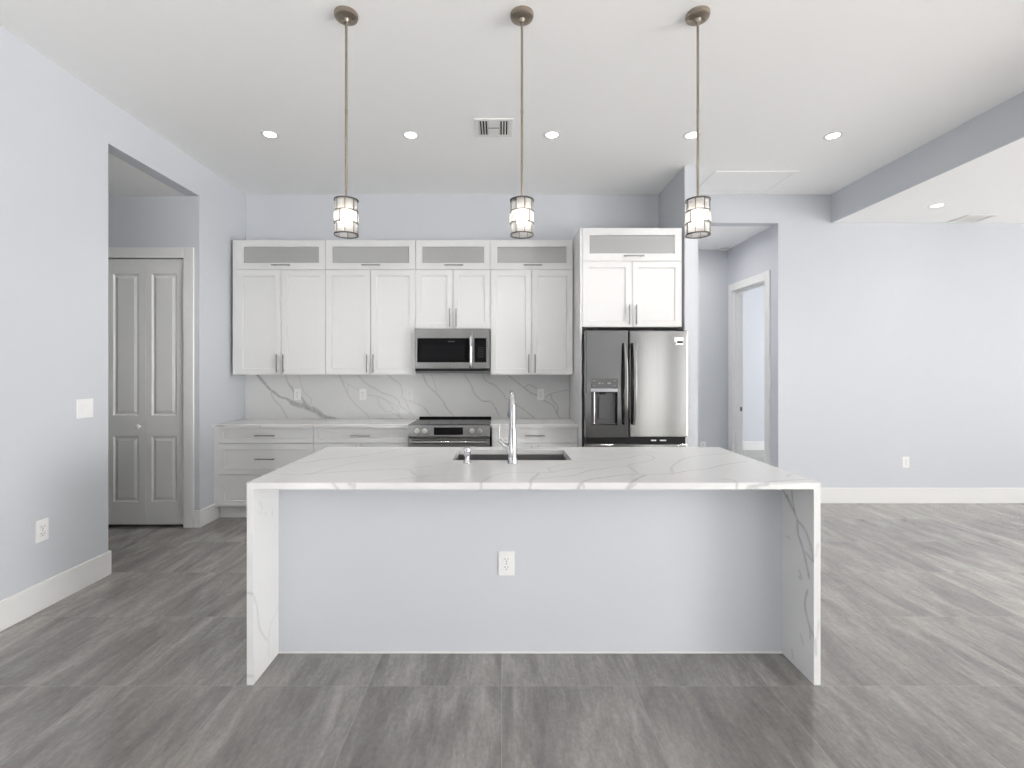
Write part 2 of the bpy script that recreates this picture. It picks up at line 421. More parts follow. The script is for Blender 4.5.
# ------------------------------------------------------------------ setting
bm = B(); box(bm, -5.2, RX + 0.2, RY - 0.2, 9.0, -0.1, 0); struct('floor', bm, M_FLOOR, 'grey wood-look porcelain tile floor')
bm = B(); box(bm, XL - 0.12, SX, RY - 0.2, YW, ZC, ZC + 0.1); struct('ceiling', bm, M_CEIL, 'high white ceiling over the kitchen')
bm = B(); box(bm, SX + 0.012, RX + 0.2, RY - 0.2, YW, ZL, ZL + 0.1); struct('ceiling', bm, M_CEIL, 'lower white ceiling over the living side')
bm = B(); box(bm, SX, SX + 0.012, RY - 0.2, YW, ZL, ZC + 0.1); struct('wall_step', bm, M_WALL, 'blue-grey step between the two ceiling heights')
bm = B(); box(bm, XL - 0.12, XL, RY - 0.2, OY0, 0, ZC); box(bm, XL - 0.12, XL, OY0, OY1, ZL, ZC); box(bm, XL - 0.12, XL, OY1, YW + 0.12, 0, ZC)
struct('wall_left', bm, M_WALL, 'pale blue-grey left wall with tall opening')
bm = B(); box(bm, XL, FX0, YW, YW + 0.12, 0, ZC); struct('wall_back', bm, M_WALL, 'blue-grey wall behind the kitchen cabinets')
bm = B(); box(bm, FX0, FX1, FY, HY + 0.12, 0, ZC); struct('wall_partition', bm, M_WALL, 'narrow wall end beside the refrigerator')
bm = B(); box(bm, HX, RX + 0.2, YW, YW + 0.12, 0, ZC); box(bm, FX1, HX, YW, YW + 0.12, ZL, ZC)
struct('wall_living', bm, M_WALL, 'pale living-side wall with passage opening')
# passage to the bedroom
DY0, DY1, DZ = 5.361, 6.127, 2.455
bm = B(); box(bm, FX1, HX + 0.12, HY, HY + 0.12, 0, ZL); struct('wall_passage_end', bm, M_WALL)
bm = B(); box(bm, HX, HX + 0.12, YW + 0.12, DY0, 0, ZL); box(bm, HX, HX + 0.12, DY1, HY, 0, ZL); box(bm, HX, HX + 0.12, DY0, DY1, DZ, ZL)
struct('wall_passage_right', bm, M_WALL)
bm = B(); box(bm, FX1, HX + 0.12, YW + 0.12, HY, ZL, ZL + 0.1); struct('ceiling_passage', bm, M_CEIL)
# bedroom beyond
bm = B(); box(bm, HX + 0.12, RX + 0.2, 8.54, 8.66, 0, ZL); struct('wall_bedroom_back', bm, M_WALL)
bm = B(); box(bm, RX, RX + 0.2, YW + 0.12, 8.54, 0, ZL); struct('wall_bedroom_right', bm, M_WALL)
bm = B(); box(bm, HX, HX + 0.12, HY + 0.12, 8.66, 0, ZL); struct('wall_bedroom_left', bm, M_WALL)
bm = B(); box(bm, HX + 0.12, RX + 0.2, YW + 0.12, 8.66, ZL, ZL + 0.1); struct('ceiling_bedroom', bm, M_CEIL)
bm = B(); box(bm, HX + 0.12, RX, 8.525, 8.54, 0, 0.155, 0.003); struct('baseboard_bedroom', bm, M_TRIM)
# left side hall
bm = B(); box(bm, -5.1, XL - 0.12, OY0 - 0.12, OY0, 0, ZL + 0.1); struct('wall_hall_near', bm, M_WALL)
CX0, CX1, CZ = -4.333, -2.889, 2.459            # closet opening
bm = B(); box(bm, CX1, XL - 0.12, OY1, OY1 + 0.12, 0, ZL); box(bm, -5.1, CX0, OY1, OY1 + 0.12, 0, ZL); box(bm, CX0, CX1, OY1, OY1 + 0.12, CZ, ZL)
struct('wall_closet', bm, M_WALL, 'shaded wall around the closet doors')
bm = B(); box(bm, -5.2, -5.1, OY0 - 0.12, OY1 + 0.8, 0, ZL + 0.1); struct('wall_hall_end', bm, M_WALL)
bm = B(); box(bm, -5.1, XL - 0.12, OY1 + 0.7, OY1 + 0.8, 0, ZL); struct('wall_closet_back', bm, M_WALL)
bm = B(); box(bm, -5.1, XL - 0.12, OY0, OY1 + 0.8, ZL, ZL + 0.1); struct('ceiling_hall', bm, M_CEIL)
# room behind the camera: windows that let the daylight in
bm = B()
for a in ((XL - 0.12, -2.35, 0, ZC), (1.8, 3.8, 0, ZC), (8.2, RX + 0.2, 0, ZC), (-2.35, 1.8, 2.45, ZC), (3.8, 8.2, 2.45, ZC), (4.62, 4.86, 0, 2.45)):
    box(bm, a[0], a[1], RY - 0.12, RY, a[2], a[3])
struct('wall_rear', bm, M_WALL)
SA, SB = -4.3, -1.3
SC, SD = 0.8, 3.8  # second side opening, out of view, added to light the right-hand floor
bm = B(); box(bm, RX, RX + 0.12, RY, SA, 0, ZC); box(bm, RX, RX + 0.12, SB, SC, 0, ZC); box(bm, RX, RX + 0.12, SD, YW, 0, ZC)
for (a, b) in ((SA, SB), (SC, SD)): box(bm, RX, RX + 0.12, a, b, 0, 0.1); box(bm, RX, RX + 0.12, a, b, 2.45, ZC)
struct('wall_right', bm, M_WALL)
def frame_x(name, x0, x1, z0, z1, n):
    bm = B(); t = 0.06
    box(bm, x0, x1, RY - 0.1, RY - 0.03, z1 - t, z1); box(bm, x0, x1, RY - 0.1, RY - 0.03, z0, z0 + t)
    for k in range(n + 1):
        c = x0 + t / 2 + (x1 - x0 - t) * k / n; box(bm, c - t / 2, c + t / 2, RY - 0.1, RY - 0.03, z0 + t, z1 - t)
    struct(name, bm, M_TRIM)
frame_x('window_1', 4.86, 8.2, 0, 2.45, 3); frame_x('window_5', 3.8, 4.62, 0, 2.45, 1); frame_x('window_2', -2.35, 1.8, 0, 2.45, 4)
t = 0.06
for nm, a, b in (('window_3', SA, SB), ('added_window_4', SC, SD)):
    bm = B(); box(bm, RX + 0.03, RX + 0.1, a, b, 0.1, 0.1 + t); box(bm, RX + 0.03, RX + 0.1, a, b, 2.45 - t, 2.45)
    for k in range(4):
        c = a + t / 2 + (b - a - t) * k / 3; box(bm, RX + 0.03, RX + 0.1, c - t / 2, c + t / 2, 0.1 + t, 2.45 - t)
    struct(nm, bm, M_TRIM)

# baseboards
BH = 0.165; BT = 0.013
bm = B(); box(bm, XL, XL + BT, RY, OY0 + BT, 0, BH, 0.002); box(bm, XL - 0.12, XL, OY0, OY0 + BT, 0, BH, 0.002); struct('baseboard_left', bm, M_TRIM)
bm = B(); box(bm, XL, XL + BT, OY1 - BT, 4.622, 0, 0.155, 0.002); box(bm, -2.80, XL, OY1 - BT, OY1, 0, 0.155, 0.002); struct('baseboard_kitchen', bm, M_TRIM)
bm = B(); box(bm, HX - BT, RX, YW - BT, YW, 0, BH, 0.002); struct('baseboard_living', bm, M_TRIM)
bm = B(); box(bm, FX1, HX, HY - BT, HY, 0, BH, 0.002); struct('baseboard_passage', bm, M_TRIM)

# passage door frame (open, door swung out of sight)
dr = bpy.data.objects.new('door_2', None); COL.objects.link(dr); dr.location = (HX, DY0, 0); ORG[dr] = Vector((HX, DY0, 0)); dr['kind'] = 'structure'
bm = B()
for (a, b) in ((DY0 - 0.094, DY0 + 0.006), (DY1 - 0.006, DY1 + 0.09)): box(bm, HX - 0.016, HX, a, b, 0, DZ + 0.09, 0.002)
box(bm, HX - 0.016, HX, DY0 + 0.006, DY1 - 0.006, DZ - 0.006, DZ + 0.09, 0.002)
obj('casing', bm, M_TRIM, dr)
bm = B()
box(bm, HX, HX + 0.12, DY1 - 0.018, DY1, 0, DZ); box(bm, HX, HX + 0.12, DY0, DY0 + 0.018, 0, DZ); box(bm, HX, HX + 0.12, DY0 + 0.018, DY1 - 0.018, DZ - 0.018, DZ)
box(bm, HX + 0.035, HX + 0.075, DY1 - 0.03, DY1 - 0.018, 0, DZ - 0.018); box(bm, HX + 0.035, HX + 0.075, DY0 + 0.018, DY0 + 0.03, 0, DZ - 0.018); box(bm, HX + 0.035, HX + 0.075, DY0 + 0.03, DY1 - 0.03, DZ - 0.03, DZ - 0.018)
obj('jamb', bm, M_TRIM, dr)
bm = B(); box(bm, HX + 0.082, HX + 0.112, DY1 - 0.0195, DY1 - 0.018, 0.905, 0.965); box(bm, HX + 0.09, HX + 0.104, DY1 - 0.0205, DY1 - 0.0195, 0.922, 0.948, mi=1)
obj('strike_plate', bm, [M_NICKEL, M_SLOT], dr)

# closet: bifold doors with casing
cl = bpy.data.objects.new('door_1', None); COL.objects.link(cl); cl.location = (CX1, OY1, 0); ORG[cl] = Vector((CX1, OY1, 0)); cl['kind'] = 'structure'
cl['label'] = 'shaded bifold closet doors with raised panels in the side hall'
bm = B(); box(bm, CX1 - 0.004, CX1 + 0.088, OY1 - 0.018, OY1, 0, CZ + 0.09, 0.003); box(bm, CX0 - 0.088, CX0 + 0.004, OY1 - 0.018, OY1, 0, CZ + 0.09, 0.003)
box(bm, CX0 + 0.004, CX1 - 0.004, OY1 - 0.018, OY1, CZ - 0.004, CZ + 0.09, 0.003); obj('casing', bm, M_TRIM, cl)
LW = 0.357
for k in range(4):
    xb = CX1 - 0.008 - k * (LW + 0.001); xa = xb - LW + 0.001
    z0, z1 = 0.022, 2.449
    ca = xa + 0.058 + (0.0 if k % 2 else -0.006); cb = xb - 0.075 + (0.01 if k % 2 else 0)
    zt0, zt1, zb0, zb1 = 1.018, 2.315, 0.228, 0.828
    bm = B(); panel_front(bm, xa, xb, z0, z1, OY1 + 0.012, 0.034, [(ca, cb, zt0, zt1), (ca, cb, zb0, zb1)], [(0.012, 0.011), (0.020, 0.011), (0.042, 0.002)])
    lf = obj('door_leaf', bm, M_DOOR, cl)
    if k == 1:
        bm = B(); lathe(bm, (xb - 0.052, OY1 + 0.012, 0.918), [(0.009, 0), (0.008, 0.012), (0.016, 0.018), (0.021, 0.028), (0.018, 0.037), (0.008, 0.042)], 20, 'Y')
        obj('knob', bm, M_PLAST, lf, True)

# ------------------------------------------------------------------ kitchen island
IX0, IX1, IY0, IY1, IZ = -1.158, 1.450, 2.159, 3.168, 0.920
PY = 2.404; TH = 0.030
isl = thing('island_cabinet', 'pale blue painted island body under the veined white top', 'kitchen island', (0.14, 2.8, 0))
bm = B(); box(bm, IX0 + TH, IX1 - TH, PY, PY + 0.03, 0.002, IZ - TH); obj('front_panel', bm, M_WALL, isl)
bm = B(); box(bm, IX0 + TH, IX0 + TH + 0.02, PY + 0.03, 3.12, 0.1, IZ - TH); box(bm, IX1 - TH - 0.02, IX1 - TH, PY + 0.03, 3.12, 0.1, IZ - TH); box(bm, IX0 + TH + 0.02, IX1 - TH - 0.02, PY + 0.03, 3.12, 0.1, 0.12)
box(bm, IX0 + TH, IX1 - TH, 3.06, 3.08, 0, 0.1)
obj('carcass', bm, M_CAB, isl)
bm = B(); box(bm, IX0 + TH, IX1 - TH, PY - 0.006, PY, 0, 0.009, 0.002); obj('base_strip', bm, M_TRIM, isl)
nd = 5; wv = (IX1 - IX0 - 2 * TH) / nd
for k in range(nd):
    a = IX0 + TH + k * wv
    dd = B(); box(dd, a + 0.002, a + wv - 0.002, 3.122, 3.142, 0.12, IZ - TH - 0.01, 0.002); obj('door', dd, M_CAB, isl)

def top_pt(x, y, z=IZ):
    Y = F * (H - z) / (y - VY); return ((x - VX) * Y / F, Y)
def conv(zx, zy, sc, pts, w0, z=IZ): return [(*top_pt(zx + a / sc, zy + b / sc, z), w0) for a, b in pts]
tv = []
A5 = lambda pts, w_=0.010, s=0.33: tv.append((conv(240, 440, 5.39, pts, w_ * 0.85), s * 0.72))
A6 = lambda pts, w_=0.010, s=0.33: tv.append((conv(420, 440, 5.39, pts, w_ * 0.85), s * 0.72))
A7 = lambda pts, w_=0.011, s=0.36: tv.append((conv(600, 440, 4.45, pts, w_ * 0.85), s * 0.72))
A5([(270, 123), (350, 122), (470, 103), (620, 90), (760, 68), (870, 47)], 0.016, 0.5)
A5([(170, 180), (300, 187), (375, 183), (500, 150), (640, 120), (770, 103), (950, 75), (1020, 65)], 0.011, 0.45)
A5([(375, 183), (560, 170), (740, 160), (900, 158), (940, 185), (1020, 192)], 0.010, 0.5)
A5([(360, 182), (385, 183), (400, 181)], 0.02, 0.5)
A5([(670, 228), (800, 215), (1020, 195)]); A5([(900, 158), (950, 148), (1024, 140)])
A6([(0, 150), (90, 135), (180, 118)]); A6([(0, 205), (60, 190), (200, 188)], 0.012, 0.4)
A6([(328, 238), (340, 222), (400, 190), (480, 175), (600, 177), (700, 175), (780, 160), (880, 150)], 0.011, 0.42)
A6([(592, 238), (600, 215), (640, 180)], 0.012, 0.6); A6([(610, 212), (720, 200), (830, 190), (910, 165), (970, 155), (1024, 150)], 0.012, 0.5)
A6([(690, 150), (705, 165), (690, 175)], 0.012, 0.4); A6([(700, 150), (800, 125), (860, 115), (1000, 105)])
A6([(868, 240), (880, 225), (940, 208), (1024, 198)], 0.015, 0.55)
A7([(0, 170), (110, 155), (310, 150), (400, 135), (480, 128), (540, 112), (650, 95)], 0.013, 0.5)
A7([(130, 195), (170, 170), (200, 156)], 0.018, 0.6); A7([(0, 95), (120, 80), (190, 66), (238, 76), (222, 93), (130, 110), (140, 125), (170, 150)], 0.011, 0.42)
A7([(0, 135), (60, 120), (140, 115)]); A7([(325, 148), (320, 120), (370, 85), (440, 70), (540, 62), (600, 55)], 0.013, 0.45)
A7([(610, 193), (590, 180), (545, 172)], 0.012, 0.5); A7([(655, 195), (700, 192), (820, 180), (980, 172)], 0.016, 0.5)
A7([(630, 78), (700, 95), (725, 112)]); A7([(290, 150), (325, 152)], 0.02, 0.5); A7([(835, 165), (850, 150), (830, 165)], 0.012, 0.4)
A7([(0, 70), (100, 60), (250, 55)], 0.010, 0.3)
fx = lambda x: (x - VX) * IY0 / F
fz = lambda y: H - (y - VY) * IY0 / F
fv = []
for (pts, w_, s) in (([(333, 483), (335, 486), (338, 489)], 0.010, 0.5), ([(350, 484), (353, 486)], 0.022, 0.55), ([(355, 483), (354, 488)], 0.012, 0.5),
                     ([(481, 483), (481.5, 490)], 0.010, 0.45), ([(531, 483), (529.5, 490)], 0.010, 0.5), ([(581, 483), (578, 489)], 0.016, 0.55), ([(583, 483), (584, 488)], 0.008, 0.5),
                     ([(632, 483), (627, 489)], 0.018, 0.55), ([(636, 484), (630, 488)], 0.008, 0.5), ([(737, 483), (736.5, 489)], 0.009, 0.5),
                     ([(747, 489), (755, 486), (768, 484)], 0.016, 0.55), ([(749, 486), (757, 488)], 0.01, 0.5), ([(763, 484), (800, 483)], 0.006, 0.3)):
    fv.append(([(fx(a), fz(b), w_) for a, b in pts], s))
SINK = (-0.278, 0.400, 2.700, 3.062)
ct = thing('waterfall_countertop', 'white veined quartz waterfall top folding down both island ends', 'countertop', (0.14, 2.7, 0))
slab('top', (IX0, IX1), (IY0, IY1), (IZ - TH, IZ), {'top': 0.011, 'front': 0.006}, {'top': tv, 'front': fv}, ct, SINK)
def leg_pt(x, y, X):
    Y = F * X / (x - VX); return (Y, H - (y - VY) * Y / F)
lv = []
for pts, w_, s in (([(50, 22), (70, 60), (100, 125), (105, 180), (125, 245), (147, 348)], 0.012, 0.8), ([(82, 22), (85, 60), (100, 125), (130, 165), (150, 220), (166, 290)], 0.010, 0.75),
                   ([(125, 245), (145, 265), (166, 292)], 0.009, 0.7), ([(140, 395), (131, 450), (148, 530), (166, 572)], 0.012, 0.75), ([(110, 320), (118, 350), (108, 345)], 0.012, 0.5),
                   ([(60, 190), (75, 200)], 0.01, 0.35), ([(115, 560), (125, 600)], 0.01, 0.4), ([(150, 535), (150, 575)], 0.01, 0.5), ([(82, 620), (86, 645)], 0.012, 0.4), ([(65, 40), (78, 70)], 0.012, 0.6)):
    lv.append(([(*leg_pt(770 + a / 3.746, 485 + b / 3.746, IX1 - TH), w_) for a, b in pts], s))
slab('side_panel', (IX1 - TH, IX1), (IY0, IY1), (0, IZ - TH), {'left': 0.007, 'front': 0.006},
     {'left': lv, 'front': [([(fx(818), fz(545), 0.014), (fx(816), fz(556), 0.008)], 0.3), ([(fx(815), fz(640), 0.014), (fx(816), fz(655), 0.01)], 0.5), ([(fx(819), fz(620), 0.01), (fx(817), fz(640), 0.008)], 0.3)]}, ct)
lv = []
for pts, w_, s in (([(50, 400), (65, 450), (75, 530), (103, 576)], 0.008, 0.38), ([(146, 452), (118, 520), (110, 580), (112, 640)], 0.008, 0.25), ([(75, 45), (85, 65), (78, 92)], 0.010, 0.18),
                   ([(125, 80), (124, 95)], 0.012, 0.25), ([(98, 90), (100, 97)], 0.01, 0.2)):
    lv.append(([(*leg_pt(240 + a / 3.84, 490 + b / 3.84, IX0 + TH), w_) for a, b in pts], s))
slab('side_panel', (IX0, IX0 + TH), (IY0, IY1), (0, IZ - TH), {'right': 0.007, 'front': 0.006},
     {'right': lv, 'front': [([(fx(247.5), fz(593), 0.012), (fx(252.5), fz(594), 0.012)], 0.35), ([(fx(247), fz(676), 0.012), (fx(253), fz(676), 0.012)], 0.35)]}, ct)

# sink, faucet, soap dispenser
sk = thing('undermount_sink', 'dark stainless sink let into the island top', 'sink', (0.06, 2.88, 0.66))
bm = B(); xa, xb, ya, yb = SINK; g = 0.004; zt = IZ - TH - 0.0005; zb = 0.67
def ring(x0, x1, y0, y1, z): return [bm.verts.new((x0, y0, z)), bm.verts.new((x1, y0, z)), bm.verts.new((x1, y1, z)), bm.verts.new((x0, y1, z))]
R = [ring(xa - 0.02, xb + 0.02, ya - 0.02, yb + 0.02, zt - 0.002), ring(xa - 0.02, xb + 0.02, ya - 0.02, yb + 0.02, zt), ring(xa + g, xb - g, ya + g, yb - g, zt), ring(xa + g + 0.004, xb - g - 0.004, ya + g + 0.004, yb - g - 0.004, zb + 0.02),
     ring(xa + 0.03, xb - 0.03, ya + 0.03, yb - 0.03, zb + 0.002), ring(xa + 0.03, xb - 0.03, ya + 0.03, yb - 0.03, zb - 0.002), ring(xa, xb, ya, yb, zb + 0.015)]
for a, b in zip(R, R[1:] + R[:1]):
    if a is R[4]: bm.faces.new(a); bm.faces.new(b); continue
    for k in range(4): bm.faces.new((a[k], a[(k + 1) % 4], b[(k + 1) % 4], b[k]))
obj('basin', bm, M_SINK, sk)
bm = B(); lathe(bm, ((xa + xb) / 2, 2.90, zb + 0.002), [(0.045, 0), (0.045, 0.003), (0.036, 0.004), (0.02, 0.0015)], 24); obj('drain', bm, M_CHROME, sk, True)

FXc, FYc = 0.060, 2.615
fc = thing('kitchen_faucet', 'tall chrome pull-down faucet rising beside the island sink', 'faucet', (FXc, FYc, IZ))
bm = B(); lathe(bm, (FXc, FYc, IZ), [(0.029, 0), (0.029, 0.006), (0.0255, 0.014), (0.0235, 0.04), (0.0245, 0.09), (0.023, 0.13), (0.0195, 0.175), (0.0175, 0.20), (0.0165, 0.205)], 28); obj('body', bm, M_CHROME, fc, True)
pts = [(FXc, FYc, IZ + 0.203), (FXc, FYc, IZ + 0.27), (FXc, FYc, IZ + 0.315)]
for k in range(1, 10):
    a = PI * k / 10 * 0.93; pts.append((FXc, FYc + 0.082 - 0.082 * math.cos(a), IZ + 0.315 + 0.070 * math.sin(a)))
bm = B(); tube(bm, pts, [0.0165] * 3 + [0.0155] * 3 + [0.0140] * 6, 20); obj('spout', bm, M_CHROME, fc, True)
e = Vector(pts[-1]); d = (e - Vector(pts[-2])).normalized()
bm = B(); tube(bm, [e, e + d * 0.03, e + d * 0.10, e + d * 0.15, e + d * 0.158], [0.0145, 0.0180, 0.0205, 0.0235, 0.020], 20); sh = obj('spray_head', bm, M_CHROME, fc, True)
bm = B(); box(bm, FXc - 0.004, FXc + 0.004, e.y - 0.028, e.y - 0.018, e.z - 0.085, e.z - 0.055, 0.001); obj('button', bm, M_GREYPL, sh)
q = lambda x, y: ((x - VX) * FYc / F, FYc, H - (y - VY) * FYc / F)
bm = B(); tube(bm, smooth_path([q(511.5, 456), q(509, 449.5), q(504.5, 445), q(500, 441.5), q(498.9, 440.4)], 4), [0.016] * 5 + [0.0135] * 4 + [0.010] * 4 + [0.008] * 4, 16)
obj('valve_arm', bm, M_CHROME, fc, True)
bm = B(); tube(bm, smooth_path([q(511, 441.6), q(505, 439.8), q(499.4, 438.9), q(498.9, 437), q(499.4, 431), q(499.8, 424.3)], 4), [0.006] * 6 + [0.0055] * 6 + [0.005] * 9, 12)
obj('lever', bm, M_CHROME, fc, True)

sd = thing('soap_dispenser', 'short chrome soap dispenser left of the tall faucet', 'soap dispenser', (-0.190, 2.625, IZ))
bm = B(); lathe(bm, (-0.190, 2.625, IZ), [(0.022, 0), (0.022, 0.005), (0.017, 0.012), (0.0135, 0.022), (0.014, 0.034), (0.0135, 0.036)], 24); obj('base', bm, M_CHROME, sd, True)
bm = B(); lathe(bm, (-0.190, 2.625, IZ), [(0.014, 0.0355), (0.0175, 0.040), (0.0195, 0.052), (0.0205, 0.076), (0.018, 0.083), (0.008, 0.085)], 24)
tube(bm, [(-0.190, 2.635, IZ + 0.066), (-0.190, 2.67, IZ + 0.068), (-0.190, 2.70, IZ + 0.060)], [0.008, 0.007, 0.006], 12); obj('pump_head', bm, M_CHROME, sd, True)

# ------------------------------------------------------------------ outlets and switch
def outlet(c, normal, label, wd=0.073, ht=0.118, group='electrical outlets'):
    """c: centre on the wall surface; normal '-y' or '+x'"""
    t = thing('electrical_outlet', label, 'outlet', c, group)
    def bx(bm, u0, u1, v0, v1, d0, d1, bev=0, mi=0):
        if normal == '-y': box(bm, c[0] + u0, c[0] + u1, c[1] - d1, c[1] - d0, c[2] + v0, c[2] + v1, bev, mi)
        else: box(bm, c[0] + d0, c[0] + d1, c[1] + u0, c[1] + u1, c[2] + v0, c[2] + v1, bev, mi)
    bm = B(); bx(bm, -wd / 2, wd / 2, -ht / 2, ht / 2, 0, 0.006, 0.002); obj('cover_plate', bm, M_PLAST, t)
    for s in (-1, 1):
        bm = B(); v = s * 0.0205
        bx(bm, -0.0165, 0.0165, v - 0.0155, v + 0.0155, 0.006, 0.0085, 0.002)
        so = obj('socket', bm, M_PLAST, t)
        bm = B(); bx(bm, -0.0085, -0.0060, v - 0.001, v + 0.009, 0.0085, 0.009); bx(bm, 0.0060, 0.0085, v, v + 0.008, 0.0085, 0.009); bx(bm, -0.0025, 0.0025, v - 0.010, v - 0.005, 0.0085, 0.009)
        obj('slots', bm, M_SLOT, so)
    bm = B(); bx(bm, -0.003, 0.003, -0.003, 0.003, 0.006, 0.0072, 0.001); obj('screw', bm, M_NICKEL, t)
    return t
outlet(((506.5 - VX) * PY / F, PY, 0.455), '-y', 'white duplex outlet on the blue front of the island', 0.082, 0.122)
SPY = YW - 0.020
for x_, lb in ((297.5, 'white outlet over the thick dark vein of the backsplash'), (362.8, 'white outlet on the backsplash, second from the left wall'),
               (409.5, 'white outlet on the backsplash just left of the range'), (540.6, 'white outlet on the backsplash between range and refrigerator')):
    p = px(x_, 394.5, SPY); outlet((p[0], SPY, p[2]), '-y', lb)
outlet((XL, 2.845, 0.472), '+x', 'white outlet low on the left wall above the baseboard', 0.080, 0.130)
p = px(905.5, 462.2, YW); outlet((p[0], YW, p[2]), '-y', 'white outlet low on the bare living-side wall')
p = px(703, 446, HY); outlet((p[0], HY, p[2]), '-y', 'white outlet on the end wall of the passage beside the refrigerator')
sw = thing('light_switch', 'wide white rocker switch plate on the left wall', 'light switch', (XL, 3.138, 1.18))
bm = B(); box(bm, XL, XL + 0.006, 3.138 - 0.062, 3.138 + 0.062, 1.18 - 0.0625, 1.18 + 0.0625, 0.002); obj('cover_plate', bm, M_PLAST, sw)
bm = B(); box(bm, XL + 0.006, XL + 0.010, 3.138 - 0.021, 3.138 + 0.021, 1.18 - 0.034, 1.18 + 0.034, 0.0015); obj('rocker', bm, M_PLAST, sw)

# ------------------------------------------------------------------ wall cabinets
UY = 4.800; UB = 1.388; US = 2.448; UT = 2.750
def open_box(bm, x0, x1, y0, y1, z0, z1, t=0.016):
    box(bm, x0, x0 + t, y0, y1, z0, z1); box(bm, x1 - t, x1, y0, y1, z0, z1)
    box(bm, x0 + t, x1 - t, y0, y1, z0, z0 + t); box(bm, x0 + t, x1 - t, y0, y1, z1 - t, z1); box(bm, x0 + t, x1 - t, y1 - t, y1, z0 + t, z1 - t)
    return bm
GAP = 0.0024
def wall_cab(x0, x1, z0, z1, yf, yb, label, group, xs=None, filler=None, hl=0.185):
    t = thing('wall_cabinet', label, 'cabinet', ((x0 + x1) / 2, (yf + yb) / 2, z0), group)
    bm = B(); open_box(bm, x0, x1, yf + 0.022, yb, z0, z1); obj('body', bm, M_CAB, t)
    mid = xs or (x0 + x1) / 2
    for (a, b, hx) in ((x0 + GAP, mid - GAP, mid - 0.052), (mid + GAP, x1 - GAP, mid + 0.012)):
        hx = mid + (-0.032 if a < mid - 0.01 else 0.032)
        d_ = obj('door', shaker(a, b, z0 + 0.002, z1 - 0.002, yf), M_CAB, t)
        handle(d_, hx, z0 + 0.020 + hl / 2, yf, hl, True)
    if filler:
        bm = B(); box(bm, filler[0], filler[1], yf + 0.004, yf + 0.024, z0, z1, 0.001); obj('filler_strip', bm, M_CAB, t)
    return t
def glass_cab(x0, x1, z0, z1, yf, yb, label, group, filler=None, hl=0.19, hz=0.043):
    t = thing('glass_cabinet', label, 'cabinet', ((x0 + x1) / 2, (yf + yb) / 2, z0), group)
    bm = B(); open_box(bm, x0, x1, yf + 0.022, yb, z0 + 0.0005, z1); obj('body', bm, M_CABIN, t)
    fr = 0.066
    bm = B(); panel_front(bm, x0 + GAP, x1 - GAP, z0 + 0.002, z1 - 0.002, yf, 0.02, [(x0 + fr, x1 - fr, z0 + fr + 0.003, z1 - fr)], [(0.002, 0.003), (0.002, 0.02)], cap=False)
    d_ = obj('door', bm, M_CAB, t)
    bm = B(); box(bm, x0 + fr + 0.002, x1 - fr - 0.002, yf + 0.010, yf + 0.014, z0 + fr + 0.005, z1 - fr - 0.002); obj('glass_pane', bm, M_PANE, d_)
    handle(d_, (x0 + x1) / 2 + 0.01, z0 + hz, yf, hl, False)
    if filler:
        bm = B(); box(bm, filler[0], filler[1], yf + 0.004, yf + 0.024, z0 + 0.0005, z1, 0.001); obj('filler_strip', bm, M_CAB, t)
    return t
UX = [-2.678, -1.778, -0.868, -0.110, 0.722]
G1, G2 = 'white wall cabinets with paired doors', 'glass-front cabinets along the top row'
wl = ['white two-door wall cabinet against the left wall', 'white two-door wall cabinet left of the microwave', 'short white two-door cabinet above the microwave', 'white two-door wall cabinet between microwave and refrigerator panel']
gl_ = ['glass-front top cabinet against the left wall', 'glass-front top cabinet, second from the left wall', 'narrow glass-front top cabinet above the microwave column', 'glass-front top cabinet touching the tall refrigerator panel']
YB = YW - 0.001
for k in range(4):
    fl = (XL + 0.036, UX[0]) if k == 0 else None
    wall_cab(UX[k], UX[k + 1], 1.849 if k == 2 else UB, US, UY, YB, wl[k], G1, filler=fl)
    glass_cab(UX[k], UX[k + 1], US, UT, UY, YB, gl_[k], G2, filler=fl)
# refrigerator bay
KY = 4.420
bm = B(); box(bm, 0.730, 0.750, KY, YB, 0, 2.758, 0.001); tag(obj('refrigerator_end_panel', bm, M_CAB), 'tall white end panel on the left of the refrigerator', 'cabinet panel')
wall_cab(0.752, 1.680, 1.835, 2.449, KY, YB, 'deep white two-door cabinet above the refrigerator', G1)
glass_cab(0.752, 1.680, 2.449, 2.758, KY, YB, 'wide glass-front cabinet at the top above the refrigerator', G2)

# ------------------------------------------------------------------ base cabinets, counters, backsplash
BY = 4.545; CZT = 0.915; CTH = 0.028; CYF = 4.520
def base_box(bm, x0, x1):
    box(bm, x0, x1, BY + 0.022, YB, 0.125, CZT - CTH - 0.001); box(bm, x0, x1, BY + 0.080, BY + 0.098, 0, 0.125)
def base_root(x0, x1, label, filler=None):
    t = thing('base_cabinet', label, 'cabinet', ((x0 + x1) / 2, 4.83, 0), 'white base cabinets along the back wall')
    bm = B(); base_box(bm, x0, x1); obj('body', bm, M_CAB, t)
    if filler:
        bm = B(); box(bm, filler[0], filler[1], BY + 0.004, BY + 0.024, 0.125, CZT - CTH - 0.001, 0.001); box(bm, filler[0] + 0.014, filler[1], BY + 0.080, BY + 0.098, 0, 0.125); obj('filler_strip', bm, M_CAB, t)
    return t
def drawer(t, x0, x1, z0, z1, hl=0.19, fr=0.055, hz=None):
    bm = shaker(x0 + GAP, x1 - GAP, z0 + GAP, z1 - GAP, BY, fr if z1 - z0 > 0.2 else 0.04)
    d_ = obj('drawer', bm, M_CAB, t); handle(d_, (x0 + x1) / 2, hz or (z0 + z1) / 2, BY, hl, False)
t = base_root(-2.710, -1.799, 'white three-drawer base cabinet against the left wall', (XL + 0.001, -2.710))
